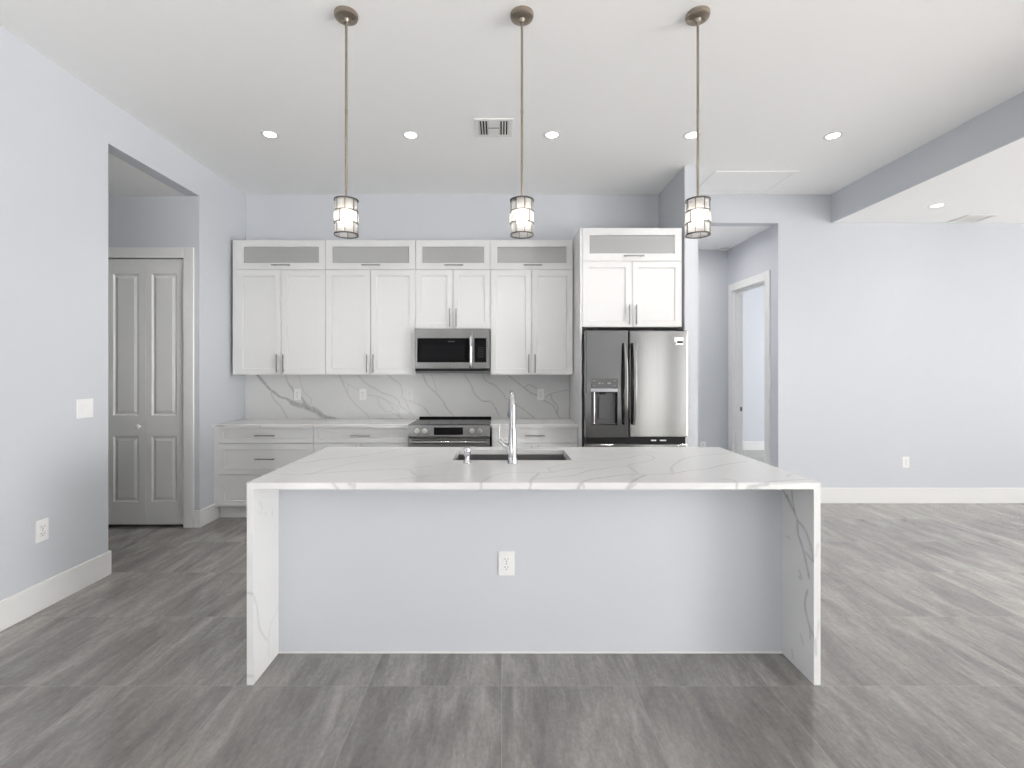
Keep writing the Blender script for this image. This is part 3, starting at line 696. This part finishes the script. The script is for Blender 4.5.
for (a, b, hz) in ((0.735, 0.884, None), (0.436, 0.732, 0.585), (0.127, 0.433, 0.30)): drawer(t, -2.710, -1.799, a, b, hz=hz)
def door_base(x0, x1, label):
    t = base_root(x0, x1, label); drawer(t, x0, x1, 0.735, 0.884); m_ = (x0 + x1) / 2
    for (a, b, s) in ((x0 + GAP, m_ - GAP, -1), (m_ + GAP, x1 - GAP, 1)):
        d_ = obj('door', shaker(a, b, 0.127, 0.731, BY), M_CAB, t); handle(d_, m_ + s * 0.032, 0.715 - 0.095, BY, 0.185, True)
door_base(-1.799, -0.892, 'white base cabinet with one drawer left of the range')
door_base(-0.091, 0.728, 'white base cabinet between range and refrigerator panel')
random.seed(3)
def rand_veins(x0, x1, y0, y1, n):
    out = []
    for k in range(n):
        x = random.uniform(x0, x1); y = random.uniform(y0, y1); p = []
        for j in range(5): p.append((x, y, random.uniform(0.006, 0.012))); x += random.uniform(0.05, 0.22); y += random.uniform(-0.10, 0.10)
        out.append((p, random.uniform(0.2, 0.4)))
    return out
o = slab('countertop', (XL + 0.001, -0.880), (CYF, SPY), (CZT - CTH, CZT), {'top': 0.02, 'front': 0.008},
         {'top': rand_veins(-2.7, -1.1, CYF, SPY, 9), 'front': [([(-2.72, 0.905, 0.014), (-2.66, 0.903, 0.012), (-2.63, 0.905, 0.006)], 0.7), ([(-2.3, 0.91, 0.01), (-2.3, 0.89, 0.01)], 0.4), ([(-1.8, 0.915, 0.01), (-1.79, 0.89, 0.01)], 0.3)]})
tag(o, 'white quartz counter along the back wall left of the range', 'countertop', 'back wall counters')
o = slab('countertop', (-0.104, 0.729), (CYF, SPY), (CZT - CTH, CZT), {'top': 0.02, 'front': 0.012}, {'top': rand_veins(-0.1, 0.5, CYF, SPY, 4)})
tag(o, 'short white quartz counter between range and refrigerator panel', 'countertop', 'back wall counters')
bv = []
def bs(ox, sc, pts, wpx=0.9, s=0.55):
    """trace on the backsplash plane; wpx is the vein width in photo pixels (a list gives one per point)"""
    L_ = []
    for i, (a, b) in enumerate(pts):
        p = px(ox + a / sc, 370 + b / sc, SPY); ww = wpx[i] if isinstance(wpx, (list, tuple)) else wpx
        L_.append((p[0], p[2], ww * SPY / F))
    bv.append((L_, s))
z1 = lambda *a, **k: bs(240, 10.24, *a, **k)
z2 = lambda *a, **k: bs(330, 10.24, *a, **k)
z3 = lambda *a, **k: bs(410, 11.38, *a, **k)
z4 = lambda *a, **k: bs(490, 10.24, *a, **k)
z1([(170, 40), (215, 95), (265, 150), (315, 205), (360, 235), (410, 275), (480, 295), (540, 340), (600, 358), (660, 370), (720, 400), (780, 425), (840, 470), (900, 486), (980, 492)],
   [2.0, 2.6, 2.6, 2.0, 3.0, 1.8, 2.0, 4.6, 5.0, 5.6, 5.0, 4.8, 4.6, 3.4, 1.2], s=0.72)
z1([(315, 225), (345, 300), (410, 365), (450, 430), (490, 500)], 0.9, 0.5); z1([(462, 40), (490, 125), (530, 185), (548, 220)], [0.7, 0.9, 1.8, 1.2], 0.6); z1([(548, 220), (550, 320)], 0.5, 0.35)
z1([(600, 45), (630, 150), (650, 220), (700, 265), (735, 310), (715, 360)], 0.7, 0.4); z1([(628, 275), (660, 330), (700, 370)], [1.0, 2.6, 2.0], 0.6); z1([(740, 375), (800, 405), (850, 445)], 1.2, 0.55)
z2([(85, 40), (120, 105), (160, 200), (210, 290), (290, 380), (385, 460), (398, 500)], 0.8, 0.45); z2([(110, 100), (190, 150), (260, 185), (310, 210)], 0.7, 0.35); z2([(185, 150), (180, 240)], 0.6, 0.3)
z2([(270, 40), (380, 145), (470, 195), (540, 235), (620, 260), (700, 310), (722, 372), (790, 420), (835, 455)], 0.9, 0.5)
z2([(385, 257), (470, 270), (540, 290), (610, 330), (690, 378), (705, 430), (725, 495)], 0.7, 0.42); z2([(490, 290), (510, 360), (570, 425), (620, 420), (640, 395), (590, 320)], 0.7, 0.42)
z2([(620, 420), (660, 455), (692, 440), (640, 380)], 0.7, 0.42); z2([(690, 460), (740, 495)], 1.0, 0.5); z2([(590, 50), (680, 120), (725, 155), (740, 230), (750, 295), (840, 325), (960, 380), (1020, 455)], 0.8, 0.48); z2([(775, 310), (810, 400), (868, 495)], 0.8, 0.48)
z3([(145, 40), (180, 135), (220, 195), (300, 265), (390, 375), (400, 410), (500, 530)], 0.95, 0.55); z3([(240, 40), (285, 170), (305, 245)], 0.7, 0.4)
z3([(605, 40), (690, 160), (730, 260), (820, 350), (930, 370), (1020, 530)], 1.0, 0.55); z3([(825, 40), (860, 120), (960, 170), (1020, 230)], 0.9, 0.5); z3([(160, 430), (230, 515), (300, 525)], 0.7, 0.4)
z4([(0, 140), (50, 155), (140, 250), (160, 290), (210, 310), (290, 370), (350, 410), (460, 495)], 0.8, 0.5)
z4([(165, 40), (270, 120), (350, 180), (420, 235), (480, 258), (550, 310), (650, 370), (690, 460), (725, 495)], 1.0, 0.58); z4([(350, 180), (400, 150), (450, 175), (490, 200)], 0.9, 0.5)
z4([(560, 285), (620, 245), (720, 220), (800, 207)], 0.8, 0.45); z4([(625, 250), (640, 310), (690, 370), (690, 440)], 1.2, 0.52)
o = slab('backsplash', (XL + 0.001, 0.729), (SPY, YW - 0.0005), (CZT, UB), {'front': 0.0065}, {'front': bv})
tag(o, 'white quartz backsplash slab with long grey veins under the wall cabinets', 'backsplash')

# ------------------------------------------------------------------ range
RA, RB, RF = -0.876, -0.108, 4.440
rg = thing('range', 'stainless slide-in range with black glass cooktop and front knobs', 'range', ((RA + RB) / 2, 4.75, 0))
bm = B(); box(bm, RA + 0.004, RB - 0.004, RF + 0.05, SPY - 0.004, 0.05, 0.905); obj('body', bm, M_STEELDK, rg)
bm = B(); box(bm, RA, RB, RF + 0.055, SPY - 0.01, 0.906, 0.921, 0.002); obj('cooktop', bm, M_COOK, rg)
bm = B(); box(bm, RA + 0.002, RB - 0.002, SPY - 0.055, SPY - 0.004, 0.9215, 0.938, 0.002); obj('rear_vent', bm, M_BLACK, rg)
# sloped control panel
bm = B()
prof = [(RF + 0.058, 0.924), (RF + 0.030, 0.926), (RF + 0.012, 0.916), (RF, 0.815), (RF + 0.004, 0.808), (RF + 0.058, 0.808)]
a_ = [bm.verts.new((RA, y, z)) for y, z in prof]; b_ = [bm.verts.new((RB, y, z)) for y, z in prof]
for k in range(len(prof)): bm.faces.new((a_[k], a_[(k + 1) % 6], b_[(k + 1) % 6], b_[k]))
bm.faces.new(a_); bm.faces.new(b_[::-1]); bmesh.ops.bevel(bm, geom=list(bm.edges), offset=0.002, segments=2, affect='EDGES')
cp = obj('control_panel', bm, M_STEELLT, rg)
sl = 0.012 / 0.101
yat = lambda z: RF + (z - 0.815) * sl
rx = lambda x: (x - VX) * RF / F
bm = B(); z0, z1_ = 0.828, 0.897
v = [bm.verts.new((x, yat(z) - dy, z)) for dy in (0.002, -0.004) for (x, z) in ((rx(433.9), z0), (rx(462.9), z0), (rx(462.9), z1_), (rx(433.9), z1_))]
for f in ((0, 1, 2, 3), (4, 7, 6, 5), (0, 4, 5, 1), (1, 5, 6, 2), (2, 6, 7, 3), (3, 7, 4, 0)): bm.faces.new([v[i] for i in f])
obj('display', bm, M_BLACK, cp)
for x_ in (416.9, 424.6, 471.9, 479.5):
    bm = B(); c = (rx(x_), yat(0.862) + 0.001, 0.862)
    lathe(bm, c, [(0.026, 0), (0.026, 0.004), (0.0225, 0.007), (0.0215, 0.03), (0.020, 0.034), (0.009, 0.035)], 24, 'Y')
    box(bm, c[0] - 0.003, c[0] + 0.003, c[1] - 0.040, c[1] - 0.033, c[2] - 0.019, c[2] + 0.019, 0.001)
    obj('knob', bm, M_KNOB, rg, True)
bm = B(); panel_front(bm, RA + 0.003, RB - 0.003, 0.26, 0.792, RF + 0.006, 0.044, [(RA + 0.09, RB - 0.09, 0.36, 0.68)], [(0.002, 0.004)])
od = obj('oven_door', bm, M_STEELLT, rg)
bm = B(); box(bm, RA + 0.095, RB - 0.095, RF + 0.0065, RF + 0.0095, 0.366, 0.674, 0.001); obj('window', bm, M_BLACK, od)
bm = B(); cyl(bm, (RA + 0.03, RF - 0.045, 0.765), (RB - 0.03, RF - 0.045, 0.765), 0.013, seg=18)
for s in (RA + 0.06, RB - 0.06): cyl(bm, (s, RF - 0.045, 0.765), (s, RF + 0.006, 0.765), 0.010, seg=12)
obj('handle', bm, M_STEELLT, od, True)
bm = B(); box(bm, RA + 0.003, RB - 0.003, RF + 0.008, RF + 0.05, 0.06, 0.25, 0.003); obj('storage_drawer', bm, M_STEELLT, rg)
bm = B(); box(bm, RA + 0.02, RB - 0.02, RF + 0.09, SPY - 0.05, 0.0, 0.05); obj('base', bm, M_BLKMAT, rg)

# ------------------------------------------------------------------ over-the-range microwave
MA, MB_, MF, MZ0, MZ1 = -0.861, -0.117, 4.710, 1.402, 1.847
mw = thing('microwave_oven', 'stainless microwave hung under the short cabinet above the range', 'microwave', ((MA + MB_) / 2, 4.9, MZ0))
mx_ = lambda u: MA + (MB_ - MA) * (u - 90) / (938 - 90)       # zoomed picture columns / rows
mz_ = lambda v: MZ1 - (MZ1 - MZ0) * (v - 85) / (600 - 85)
bm = B(); box(bm, MA + 0.002, MB_ - 0.002, MF + 0.03, YB - 0.021, MZ0 + 0.012, MZ1 - 0.001); obj('housing', bm, M_STEELDK, mw)
bm = B(); panel_front(bm, MA, mx_(755) - 0.001, mz_(543), MZ1 - 0.001, MF, 0.03, [(mx_(118), mx_(735), mz_(475), mz_(195))], [(0.001, 0.003)]); md = obj('door', bm, M_STEELLT, mw)
bm = B(); box(bm, mx_(120), mx_(733), MF + 0.0005, MF + 0.004, mz_(473), mz_(197)); obj('glass_front', bm, M_BLACK, md)
bm = B(); box(bm, mx_(170), mx_(655), MF - 0.0003, MF + 0.001, mz_(446), mz_(274)); obj('viewing_window', bm, M_DKGLASS, md)
bm = B(); box(bm, mx_(466), mx_(543), MF - 0.0004, MF + 0.001, mz_(238), mz_(231)); obj('maker_mark', bm, M_GREYPL, md)
bm = B(); hx = mx_(725)
tube(bm, smooth_path([(hx, MF + 0.004, mz_(178)), (hx, MF - 0.034, mz_(188)), (hx, MF - 0.040, mz_(350)), (hx, MF - 0.034, mz_(512)), (hx, MF + 0.004, mz_(524))], 5), 0.0135, 14); obj('handle', bm, M_CHROME, md, True)
bm = B(); panel_front(bm, mx_(757), MB_, mz_(543), MZ1 - 0.001, MF, 0.03, [(mx_(764), mx_(900), mz_(475), mz_(195))], [(0.001, 0.003)]); mp_ = obj('control_panel', bm, M_STEELLT, mw)
bm = B(); box(bm, mx_(766), mx_(898), MF + 0.0005, MF + 0.004, mz_(473), mz_(197)); obj('keypad_glass', bm, M_BLACK, mp_)
bm = B()
for j in range(6):
    for i in range(3):
        u = 810 + i * 22; vv = 300 + j * 22; box(bm, mx_(u), mx_(u + 12), MF - 0.0002, MF + 0.001, mz_(vv + 5), mz_(vv))
obj('key_marks', bm, M_GREYPL, mp_)
bm = B(); box(bm, MA + 0.004, MB_ - 0.004, MF + 0.010, MF + 0.12, MZ0 + 0.022, mz_(546)); box(bm, MA + 0.01, MB_ - 0.01, MF + 0.02, YB - 0.03, MZ0, MZ0 + 0.012, mi=1)
obj('vent_grille', bm, [M_BLKMAT, M_STEELDK], mw)

# ------------------------------------------------------------------ refrigerator
A_, D_, RFY = 0.756, 1.672, 4.260
fr = thing('refrigerator', 'stainless french-door refrigerator with ice and water dispenser', 'refrigerator', (1.21, 4.7, 0))
rfx = lambda x: (x - VX) * RFY / F
rfz = lambda y: H - (y - VY) * RFY / F
bm = B(); box(bm, 0.768, 1.672, RFY + 0.075, 5.08, 0.03, 1.775, 0.004); obj('cabinet', bm, M_GREYPL, fr)
L0 = rfx(584.2); L1 = rfx(628.2); R0 = rfx(629.6); R1 = rfx(687.8); ZT, ZB = 1.789, rfz(437.3)
L0 = max(L0, 0.7525)
dx0, dx1, dz0, dz1 = rfx(591.3), rfx(617.5), rfz(425.2), rfz(392.0)
bm = B(); panel_front(bm, L0, L1, ZB, ZT, RFY, 0.07, [(dx0, dx1, dz0, dz1)], [(0.001, 0.002), (0.006, 0.055)])
bmesh.ops.bevel(bm, geom=[e for e in bm.edges if e.calc_length() > 0.3 and all(abs(v.co.y - RFY) < 1e-4 for v in e.verts) and (abs(e.verts[0].co.x - L0) < 1e-4 or abs(e.verts[0].co.x - L1) < 1e-4) and abs(e.verts[0].co.x - e.verts[1].co.x) < 1e-4], offset=0.010, segments=4, affect='EDGES')
ld = obj('door', bm, M_STEEL, fr)
bm = B(); box(bm, R0, R1, RFY, RFY + 0.07, ZB, ZT, 0.008, seg=3); rd = obj('door', bm, M_STEEL, fr)
bm = B(); box(bm, L0, R1, RFY + 0.004, RFY + 0.07, 0.10, rfz(444.3), 0.008, seg=3); fd = obj('freezer_drawer', bm, M_STEEL, fr)
bm = B(); box(bm, L0 + 0.01, R1 - 0.01, RFY + 0.03, RFY + 0.074, rfz(444.0), ZB - 0.001); obj('gasket', bm, M_BLKMAT, fr)
bm = B(); cyl(bm, (L0 + 0.05, RFY - 0.045, 0.70), (R1 - 0.05, RFY - 0.045, 0.70), 0.013, seg=16)
for s in (L0 + 0.08, R1 - 0.08): cyl(bm, (s, RFY - 0.045, 0.70), (s, RFY + 0.004, 0.70), 0.011, seg=12)
obj('handle', bm, M_CHROME, fd, True)
for x_, d_ in ((624.4, ld), (633.3, rd)):
    bm = B(); hx = rfx(x_); za, zb_ = rfz(343.0), rfz(424.5); n = 14
    rows = []
    for k in range(n + 1):
        tt = k / n; z = za + (zb_ - za) * tt; bow = 0.030 + 0.032 * math.sin(PI * tt)
        y = RFY - bow; hw = 0.017
        rows.append([bm.verts.new(p) for p in ((hx - hw, y + 0.006, z), (hx - hw * 0.6, y - 0.006, z), (hx + hw * 0.6, y - 0.006, z), (hx + hw, y + 0.006, z), (hx + hw * 0.7, y + 0.014, z), (hx - hw * 0.7, y + 0.014, z))])
    for a, b in zip(rows, rows[1:]):
        for k in range(6): bm.faces.new((a[k], a[(k + 1) % 6], b[(k + 1) % 6], b[k]))
    bm.faces.new(rows[0]); bm.faces.new(rows[-1])
    for z in (za - 0.03, zb_ + 0.03): box(bm, hx - 0.010, hx + 0.010, RFY - 0.034, RFY + 0.001, z - 0.018, z + 0.018, 0.003)
    obj('handle', bm, M_STEEL, d_, True)
# dispenser
bm = B(); box(bm, rfx(591.2), rfx(617.8), RFY - 0.002, RFY + 0.001, rfz(388.2), rfz(378.8), 0.0006); obj('dispenser_display', bm, M_GREYPL, ld)
for (u, w_, y_, h_) in ((598.5, 2.0, 382.6, 1.4), (602.2, 1.0, 382.6, 1.4), (607.5, 3.2, 382.6, 1.4), (592.5, 2.6, 380.4, 0.5), (613.6, 2.8, 380.4, 0.5), (592.5, 2.6, 385.6, 0.5), (613.6, 2.8, 385.6, 0.5)):
    bm = B(); box(bm, rfx(u), rfx(u + w_), RFY - 0.0024, RFY - 0.0015, rfz(y_ + h_), rfz(y_)); obj('dispenser_icon', bm, M_MIDGREY, ld)
bm = B(); box(bm, rfx(590.8), rfx(617.6), RFY - 0.004, RFY + 0.02, rfz(391.8), rfz(388.6), 0.001); obj('dispenser_trim', bm, M_CHROME, ld)
bm = B(); box(bm, dx0 + 0.008, dx1 - 0.008, RFY + 0.050, RFY + 0.0545, dz0 + 0.007, dz1 - 0.007); obj('dispenser_back', bm, M_GREYPL, ld)
bm = B(); box(bm, rfx(599.5), rfx(606.5), RFY + 0.030, RFY + 0.050, rfz(419.5), rfz(397), 0.003); box(bm, rfx(600.2), rfx(605.8), RFY + 0.027, RFY + 0.030, rfz(406), rfz(398), 0.001); box(bm, rfx(600.2), rfx(605.8), RFY + 0.027, RFY + 0.030, rfz(418.5), rfz(407), 0.001); obj('dispenser_paddle', bm, M_GREYPL, ld)
bm = B(); cyl(bm, (rfx(594.6), RFY + 0.02, dz0 + 0.01), (rfx(594.6), RFY + 0.02, dz1 - 0.004), 0.0085, seg=14); obj('dispenser_rail', bm, M_CHROME, ld, True)
bm = B(); box(bm, rfx(600), rfx(606), RFY + 0.008, RFY + 0.04, dz1 - 0.022, dz1 - 0.006, 0.003); obj('dispenser_nozzle', bm, M_BLKMAT, ld)
bm = B(); box(bm, dx0 + 0.006, dx1 - 0.006, RFY + 0.001, RFY + 0.05, dz0 + 0.0062, dz0 + 0.011, 0.001); obj('drip_tray', bm, M_STEELDK, ld)
# badge
bm = B(); box(bm, rfx(674.4), rfx(683.4), RFY - 0.0008, RFY + 0.0005, rfz(345.0), rfz(337.2)); bd = obj('badge', bm, M_STICK, rd)
bm = B(); box(bm, rfx(677.0), rfx(683.0), RFY - 0.0013, RFY - 0.0008, rfz(343.1), rfz(341.1)); obj('badge_print', bm, M_BLACK, bd)
bm = B(); box(bm, rfx(673.2), rfx(675.9), RFY - 0.0012, RFY - 0.0003, rfz(344.8), rfz(342.0)); obj('badge_emblem', bm, M_MIDGREY, bd)
bm = B(); box(bm, L0 + 0.03, L0 + 0.09, RFY + 0.02, RFY + 0.14, 1.7895, 1.803, 0.003); box(bm, R1 - 0.09, R1 - 0.03, RFY + 0.02, RFY + 0.14, 1.7895, 1.803, 0.003); obj('hinge_cover', bm, M_BLKMAT, fr)
for (u0, u1) in ((652, 657), (661, 667)):
    bm = B(); box(bm, rfx(u0), rfx(u1), RFY + 0.022, RFY + 0.0299, rfz(441.4), rfz(440.2)); obj('hinge_stop', bm, M_PLAST, fr)
bm = B(); box(bm, 0.79, 1.65, RFY + 0.09, 5.0, 0, 0.03); obj('base', bm, M_BLKMAT, fr)

# ------------------------------------------------------------------ pendants
def pendant(x, label):
    y, zt, zb = 2.533, 2.338, 2.150
    t = thing('pendant_light', label, 'pendant light', (x, y, zb), 'crystal pendants over the island')
    bm = B(); lathe(bm, (x, y, ZC), [(0.062, -0.0005), (0.062, -0.012), (0.058, -0.016), (0.058, -0.022), (0.050, -0.027), (0.018, -0.029), (0.012, -0.045), (0.008, -0.046)], 36); ca = obj('canopy', bm, M_BRONZE, t, True)
    bm = B()
    for s in (-1, 1): lathe(bm, (x + s * 0.036, y, ZC - 0.026), [(0.006, 0.0), (0.006, -0.006), (0.003, -0.008)], 10)
    obj('cap_nut', bm, M_BRONZE, ca, True)
    bm = B(); cyl(bm, (x, y, ZC - 0.045), (x, y, zt - 0.0), 0.0065, seg=14); cyl(bm, (x, y, 2.80), (x, y, 2.822), 0.0075, seg=14); obj('rod', bm, M_BRONZE, t, True)
    bm = B(); lathe(bm, (x, y, zt), [(0.011, 0.012), (0.013, 0.004), (0.013, -0.004), (0.024, -0.008), (0.026, -0.03), (0.020, -0.05), (0.016, -0.052)], 24); obj('socket', bm, M_BRONZE, t, True)
    bm = B(); lathe(bm, (x, y, zt - 0.052), [(0.012, 0), (0.015, -0.012), (0.027, -0.035), (0.030, -0.055), (0.024, -0.078), (0.010, -0.088)], 24); obj('bulb', bm, M_BULB, t, True)
    # frame: four rings, spokes and uprights
    bm = B(); hh = (zt - zb) / 3; rs = (0.059, 0.064, 0.060)
    def hoop(r, z, h=0.0026, tk=0.0022):
        seg = 48; R_ = []
        for (rr, zz) in ((r - tk, z - h), (r + tk, z - h), (r + tk, z + h), (r - tk, z + h)):
            R_.append([bm.verts.new((x + rr * math.cos(2 * PI * k / seg), y + rr * math.sin(2 * PI * k / seg), zz)) for k in range(seg)])
        for i in range(4):
            a, b = R_[i], R_[(i + 1) % 4]
            for k in range(seg): bm.faces.new((a[k], a[(k + 1) % seg], b[(k + 1) % seg], b[k]))
    hoop(0.0615, zt - 0.002, 0.0034); hoop(0.0615, zb + 0.003, 0.0034); hoop(0.062, zt - hh, 0.0020, 0.0018); hoop(0.062, zb + hh, 0.0020, 0.0018)
    for k in range(3):
        a = 2 * PI * k / 3 + 0.4; tube(bm, [(x, y, zt - 0.002), (x + 0.06 * math.cos(a), y + 0.06 * math.sin(a), zt - 0.002)], 0.0025, 8)
    for tier in range(3):
        off_ = 0.0 if tier != 1 else 0.5
        for k in range(8):
            a = 2 * PI * (k + off_) / 8 + 0.2; r = rs[tier]
            tube(bm, [(x + r * math.cos(a), y + r * math.sin(a), zt - tier * hh - 0.002), (x + r * math.cos(a), y + r * math.sin(a), zt - (tier + 1) * hh + 0.002)], 0.0019, 6)
    obj('frame', bm, M_FRAME, t, True)
    for tier in range(3):
        off_ = 0.0 if tier != 1 else 0.5
        for k in range(8):
            a0 = 2 * PI * (k + off_ + 0.05) / 8 + 0.2; a1 = 2 * PI * (k + off_ + 0.95) / 8 + 0.2; am = (a0 + a1) / 2; r = rs[tier]
            za, zb2 = zt - tier * hh - 0.004, zt - (tier + 1) * hh + 0.004; zm = (za + zb2) / 2
            bm = B(); V = [bm.verts.new((x + r * math.cos(a), y + r * math.sin(a), z)) for a, z in ((a0, za), (a1, za), (a1, zb2), (a0, zb2))]
            q0, q1 = a0 + (a1 - a0) * 0.25, a0 + (a1 - a0) * 0.75; dz = (za - zb2) * 0.22; ro = r * 1.035
            W = [bm.verts.new((x + ro * math.cos(a), y + ro * math.sin(a), z)) for a, z in ((q0, za - dz), (q1, za - dz), (q1, zb2 + dz), (q0, zb2 + dz))]
            for i in range(4): bm.faces.new((V[i], V[(i + 1) % 4], W[(i + 1) % 4], W[i]))
            bm.faces.new(W); ri = r * 0.955
            U = [bm.verts.new((x + ri * math.cos(a), y + ri * math.sin(a), z)) for a, z in ((a0, za), (a1, za), (a1, zb2), (a0, zb2))]
            for i in range(4): bm.faces.new((V[i], U[i], U[(i + 1) % 4], V[(i + 1) % 4]))
            bm.faces.new(U)
            obj('crystal', bm, M_CRYSTAL, t)
for x_, lb in ((-0.828, 'crystal pendant over the island, leftmost of the three'), (0.109, 'crystal pendant over the island, middle of the three'), (1.047, 'crystal pendant over the island, rightmost of the three')):
    pendant(x_, lb)

# ------------------------------------------------------------------ ceiling fixtures
def can(x, y, z, label, power=4.5, group='recessed ceiling lights'):
    t = thing('recessed_light', label, 'ceiling light', (x, y, z), group)
    bm = B(); seg = 40; R_ = []
    for (r, h) in ((0.070, 0.0), (0.070, -0.003), (0.054, -0.006), (0.047, -0.004), (0.047, 0.0)):
        R_.append([bm.verts.new((x + r * math.cos(2 * PI * k / seg), y + r * math.sin(2 * PI * k / seg), z + h)) for k in range(seg)])
    for a, b in zip(R_, R_[1:]):
        for k in range(seg): bm.faces.new((a[k], a[(k + 1) % seg], b[(k + 1) % seg], b[k]))
    obj('trim_ring', bm, M_PLAST, t, True)
    bm = B(); lathe(bm, (x, y, z), [(0.0465, -0.0005), (0.0465, -0.003), (0.035, -0.0045)], 32); obj('lens', bm, M_LENS, t, True)
    l = bpy.data.lights.new('downlight', 'AREA'); l.shape = 'DISK'; l.size = 0.09; l.energy = power; l.color = (1.0, 0.97, 0.93); l.spread = 1.8
    lo = bpy.data.objects.new('downlight', l); COL.objects.link(lo); lo.parent = t; lo.location = (0, 0, -0.012)
lbs = ['recessed ceiling light nearest the left wall', 'recessed ceiling light between the left and middle pendants', 'recessed ceiling light just right of the slotted ceiling vent',
       'recessed ceiling light seen behind the rightmost pendant rod', 'recessed ceiling light nearest the ceiling step']
for x_, y_, lb in zip((270, 411, 552, 692, 833), (134.3, 134.8, 134.6, 134.9, 135.6), lbs):
    Y = F * (ZC - H) / (VY - y_); can((x_ - VX) * Y / F, Y, ZC, lb)
can(4.20, 4.58, ZL, 'recessed light in the lower ceiling over the living side', 0.8)
# slotted supply vent
vt = thing('ceiling_vent', 'white ceiling vent with dark slots between the left and middle pendants', 'vent', (-0.06, 3.71, ZC))
x0, x1, y0, y1 = -0.205, 0.085, 3.575, 3.850
bm = B(); f_ = 0.028
for a in ((x0, x1, y0, y0 + f_), (x0, x1, y1 - f_, y1), (x0, x0 + f_, y0 + f_, y1 - f_), (x1 - f_, x1, y0 + f_, y1 - f_)): box(bm, *a, ZC - 0.010, ZC - 0.0003, 0.002)
obj('frame', bm, M_VENT, vt)
bm = B(); box(bm, x0 + f_, x1 - f_, y0 + f_, y1 - f_, ZC - 0.0015, ZC - 0.0003); obj('duct_opening', bm, M_VOID, vt)
def slat(c, axis, L0_, L1_, tilt):
    bm = B(); r = bmesh.ops.create_cube(bm, size=1)
    for v in r['verts']: v.co = Vector((v.co.x * (0.013 if axis == 'y' else L1_ - L0_), v.co.y * (0.017 if axis == 'x' else L1_ - L0_), v.co.z * 0.0012))
    rot = Matrix.Rotation(tilt, 4, 'Y' if axis == 'y' else 'X')
    pos = (c, (L0_ + L1_) / 2, ZC - 0.008) if axis == 'y' else ((L0_ + L1_) / 2, c, ZC - 0.008)
    bmesh.ops.transform(bm, matrix=Matrix.Translation(pos) @ rot, verts=bm.verts); obj('louver', bm, M_VENT, vt)
w_ = x1 - x0 - 2 * f_
for k in range(4):
    slat(x0 + f_ + 0.006 + k * 0.0215, 'y', y0 + f_, y1 - f_, 0.75); slat(x1 - f_ - 0.006 - k * 0.0215, 'y', y0 + f_, y1 - f_, -0.75)
for (a, b) in ((y0 + f_, 3.702), (3.718, y1 - f_)):
    bm = B(); box(bm, x0 + f_ + 0.076, x1 - f_ - 0.076, a, b, ZC - 0.009, ZC - 0.006, 0.001); obj('blank_plate', bm, M_VENT, vt)
slat(3.710, 'x', x0 + f_ + 0.078, x1 - f_ - 0.078, 0.5)
# return grille in the lower ceiling
rt = thing('air_grille', 'grey slatted grille in the lower ceiling', 'vent', (4.92, 4.965, ZL))
x0, x1, y0, y1 = 4.77, 5.06, 4.845, 5.085
bm = B()
for a in ((x0, x1, y0, y0 + 0.02), (x0, x1, y1 - 0.02, y1), (x0, x0 + 0.02, y0 + 0.02, y1 - 0.02), (x1 - 0.02, x1, y0 + 0.02, y1 - 0.02)): box(bm, *a, ZL - 0.010, ZL - 0.0003, 0.002)
obj('frame', bm, M_VENT, rt)
bm = B(); box(bm, x0 + 0.02, x1 - 0.02, y0 + 0.02, y1 - 0.02, ZL - 0.0015, ZL - 0.0003); obj('duct_opening', bm, M_GREYPL, rt)
for k in range(12):
    c = y0 + 0.03 + k * 0.0165; bm = B(); box(bm, x0 + 0.02, x1 - 0.02, c - 0.003, c + 0.003, ZL - 0.007, ZL - 0.004); obj('louver', bm, M_VENT, rt)
# attic hatch
ah = thing('attic_hatch', 'flat white access hatch set in the ceiling before the passage', 'access hatch', (2.43, 4.79, ZC))
x0, x1, y0, y1 = 2.04, 2.833, 4.524, 5.05
bm = B()
for a in ((x0, x1, y0, y0 + 0.035), (x0, x1, y1 - 0.035, y1), (x0, x0 + 0.035, y0 + 0.035, y1 - 0.035), (x1 - 0.035, x1, y0 + 0.035, y1 - 0.035)): box(bm, *a, ZC - 0.008, ZC - 0.0003, 0.003)
obj('frame', bm, M_CEIL, ah)
bm = B(); box(bm, x0 + 0.037, x1 - 0.037, y0 + 0.037, y1 - 0.037, ZC - 0.005, ZC - 0.0003); obj('panel', bm, M_CEIL, ah)
# smoke detector
sm = thing('smoke_detector', 'round white smoke detector on the passage ceiling', 'smoke detector', (2.885, 6.165, ZL))
bm = B(); lathe(bm, (2.885, 6.165, ZL), [(0.070, -0.0005), (0.070, -0.012), (0.062, -0.014), (0.060, -0.030), (0.045, -0.036), (0.01, -0.037)], 32); obj('housing', bm, M_PLAST, sm, True)
bm = B(); lathe(bm, (2.885, 6.165, ZL), [(0.0612, -0.018), (0.0612, -0.024)], 32); obj('sensor_slots', bm, M_GREYPL, sm, True)
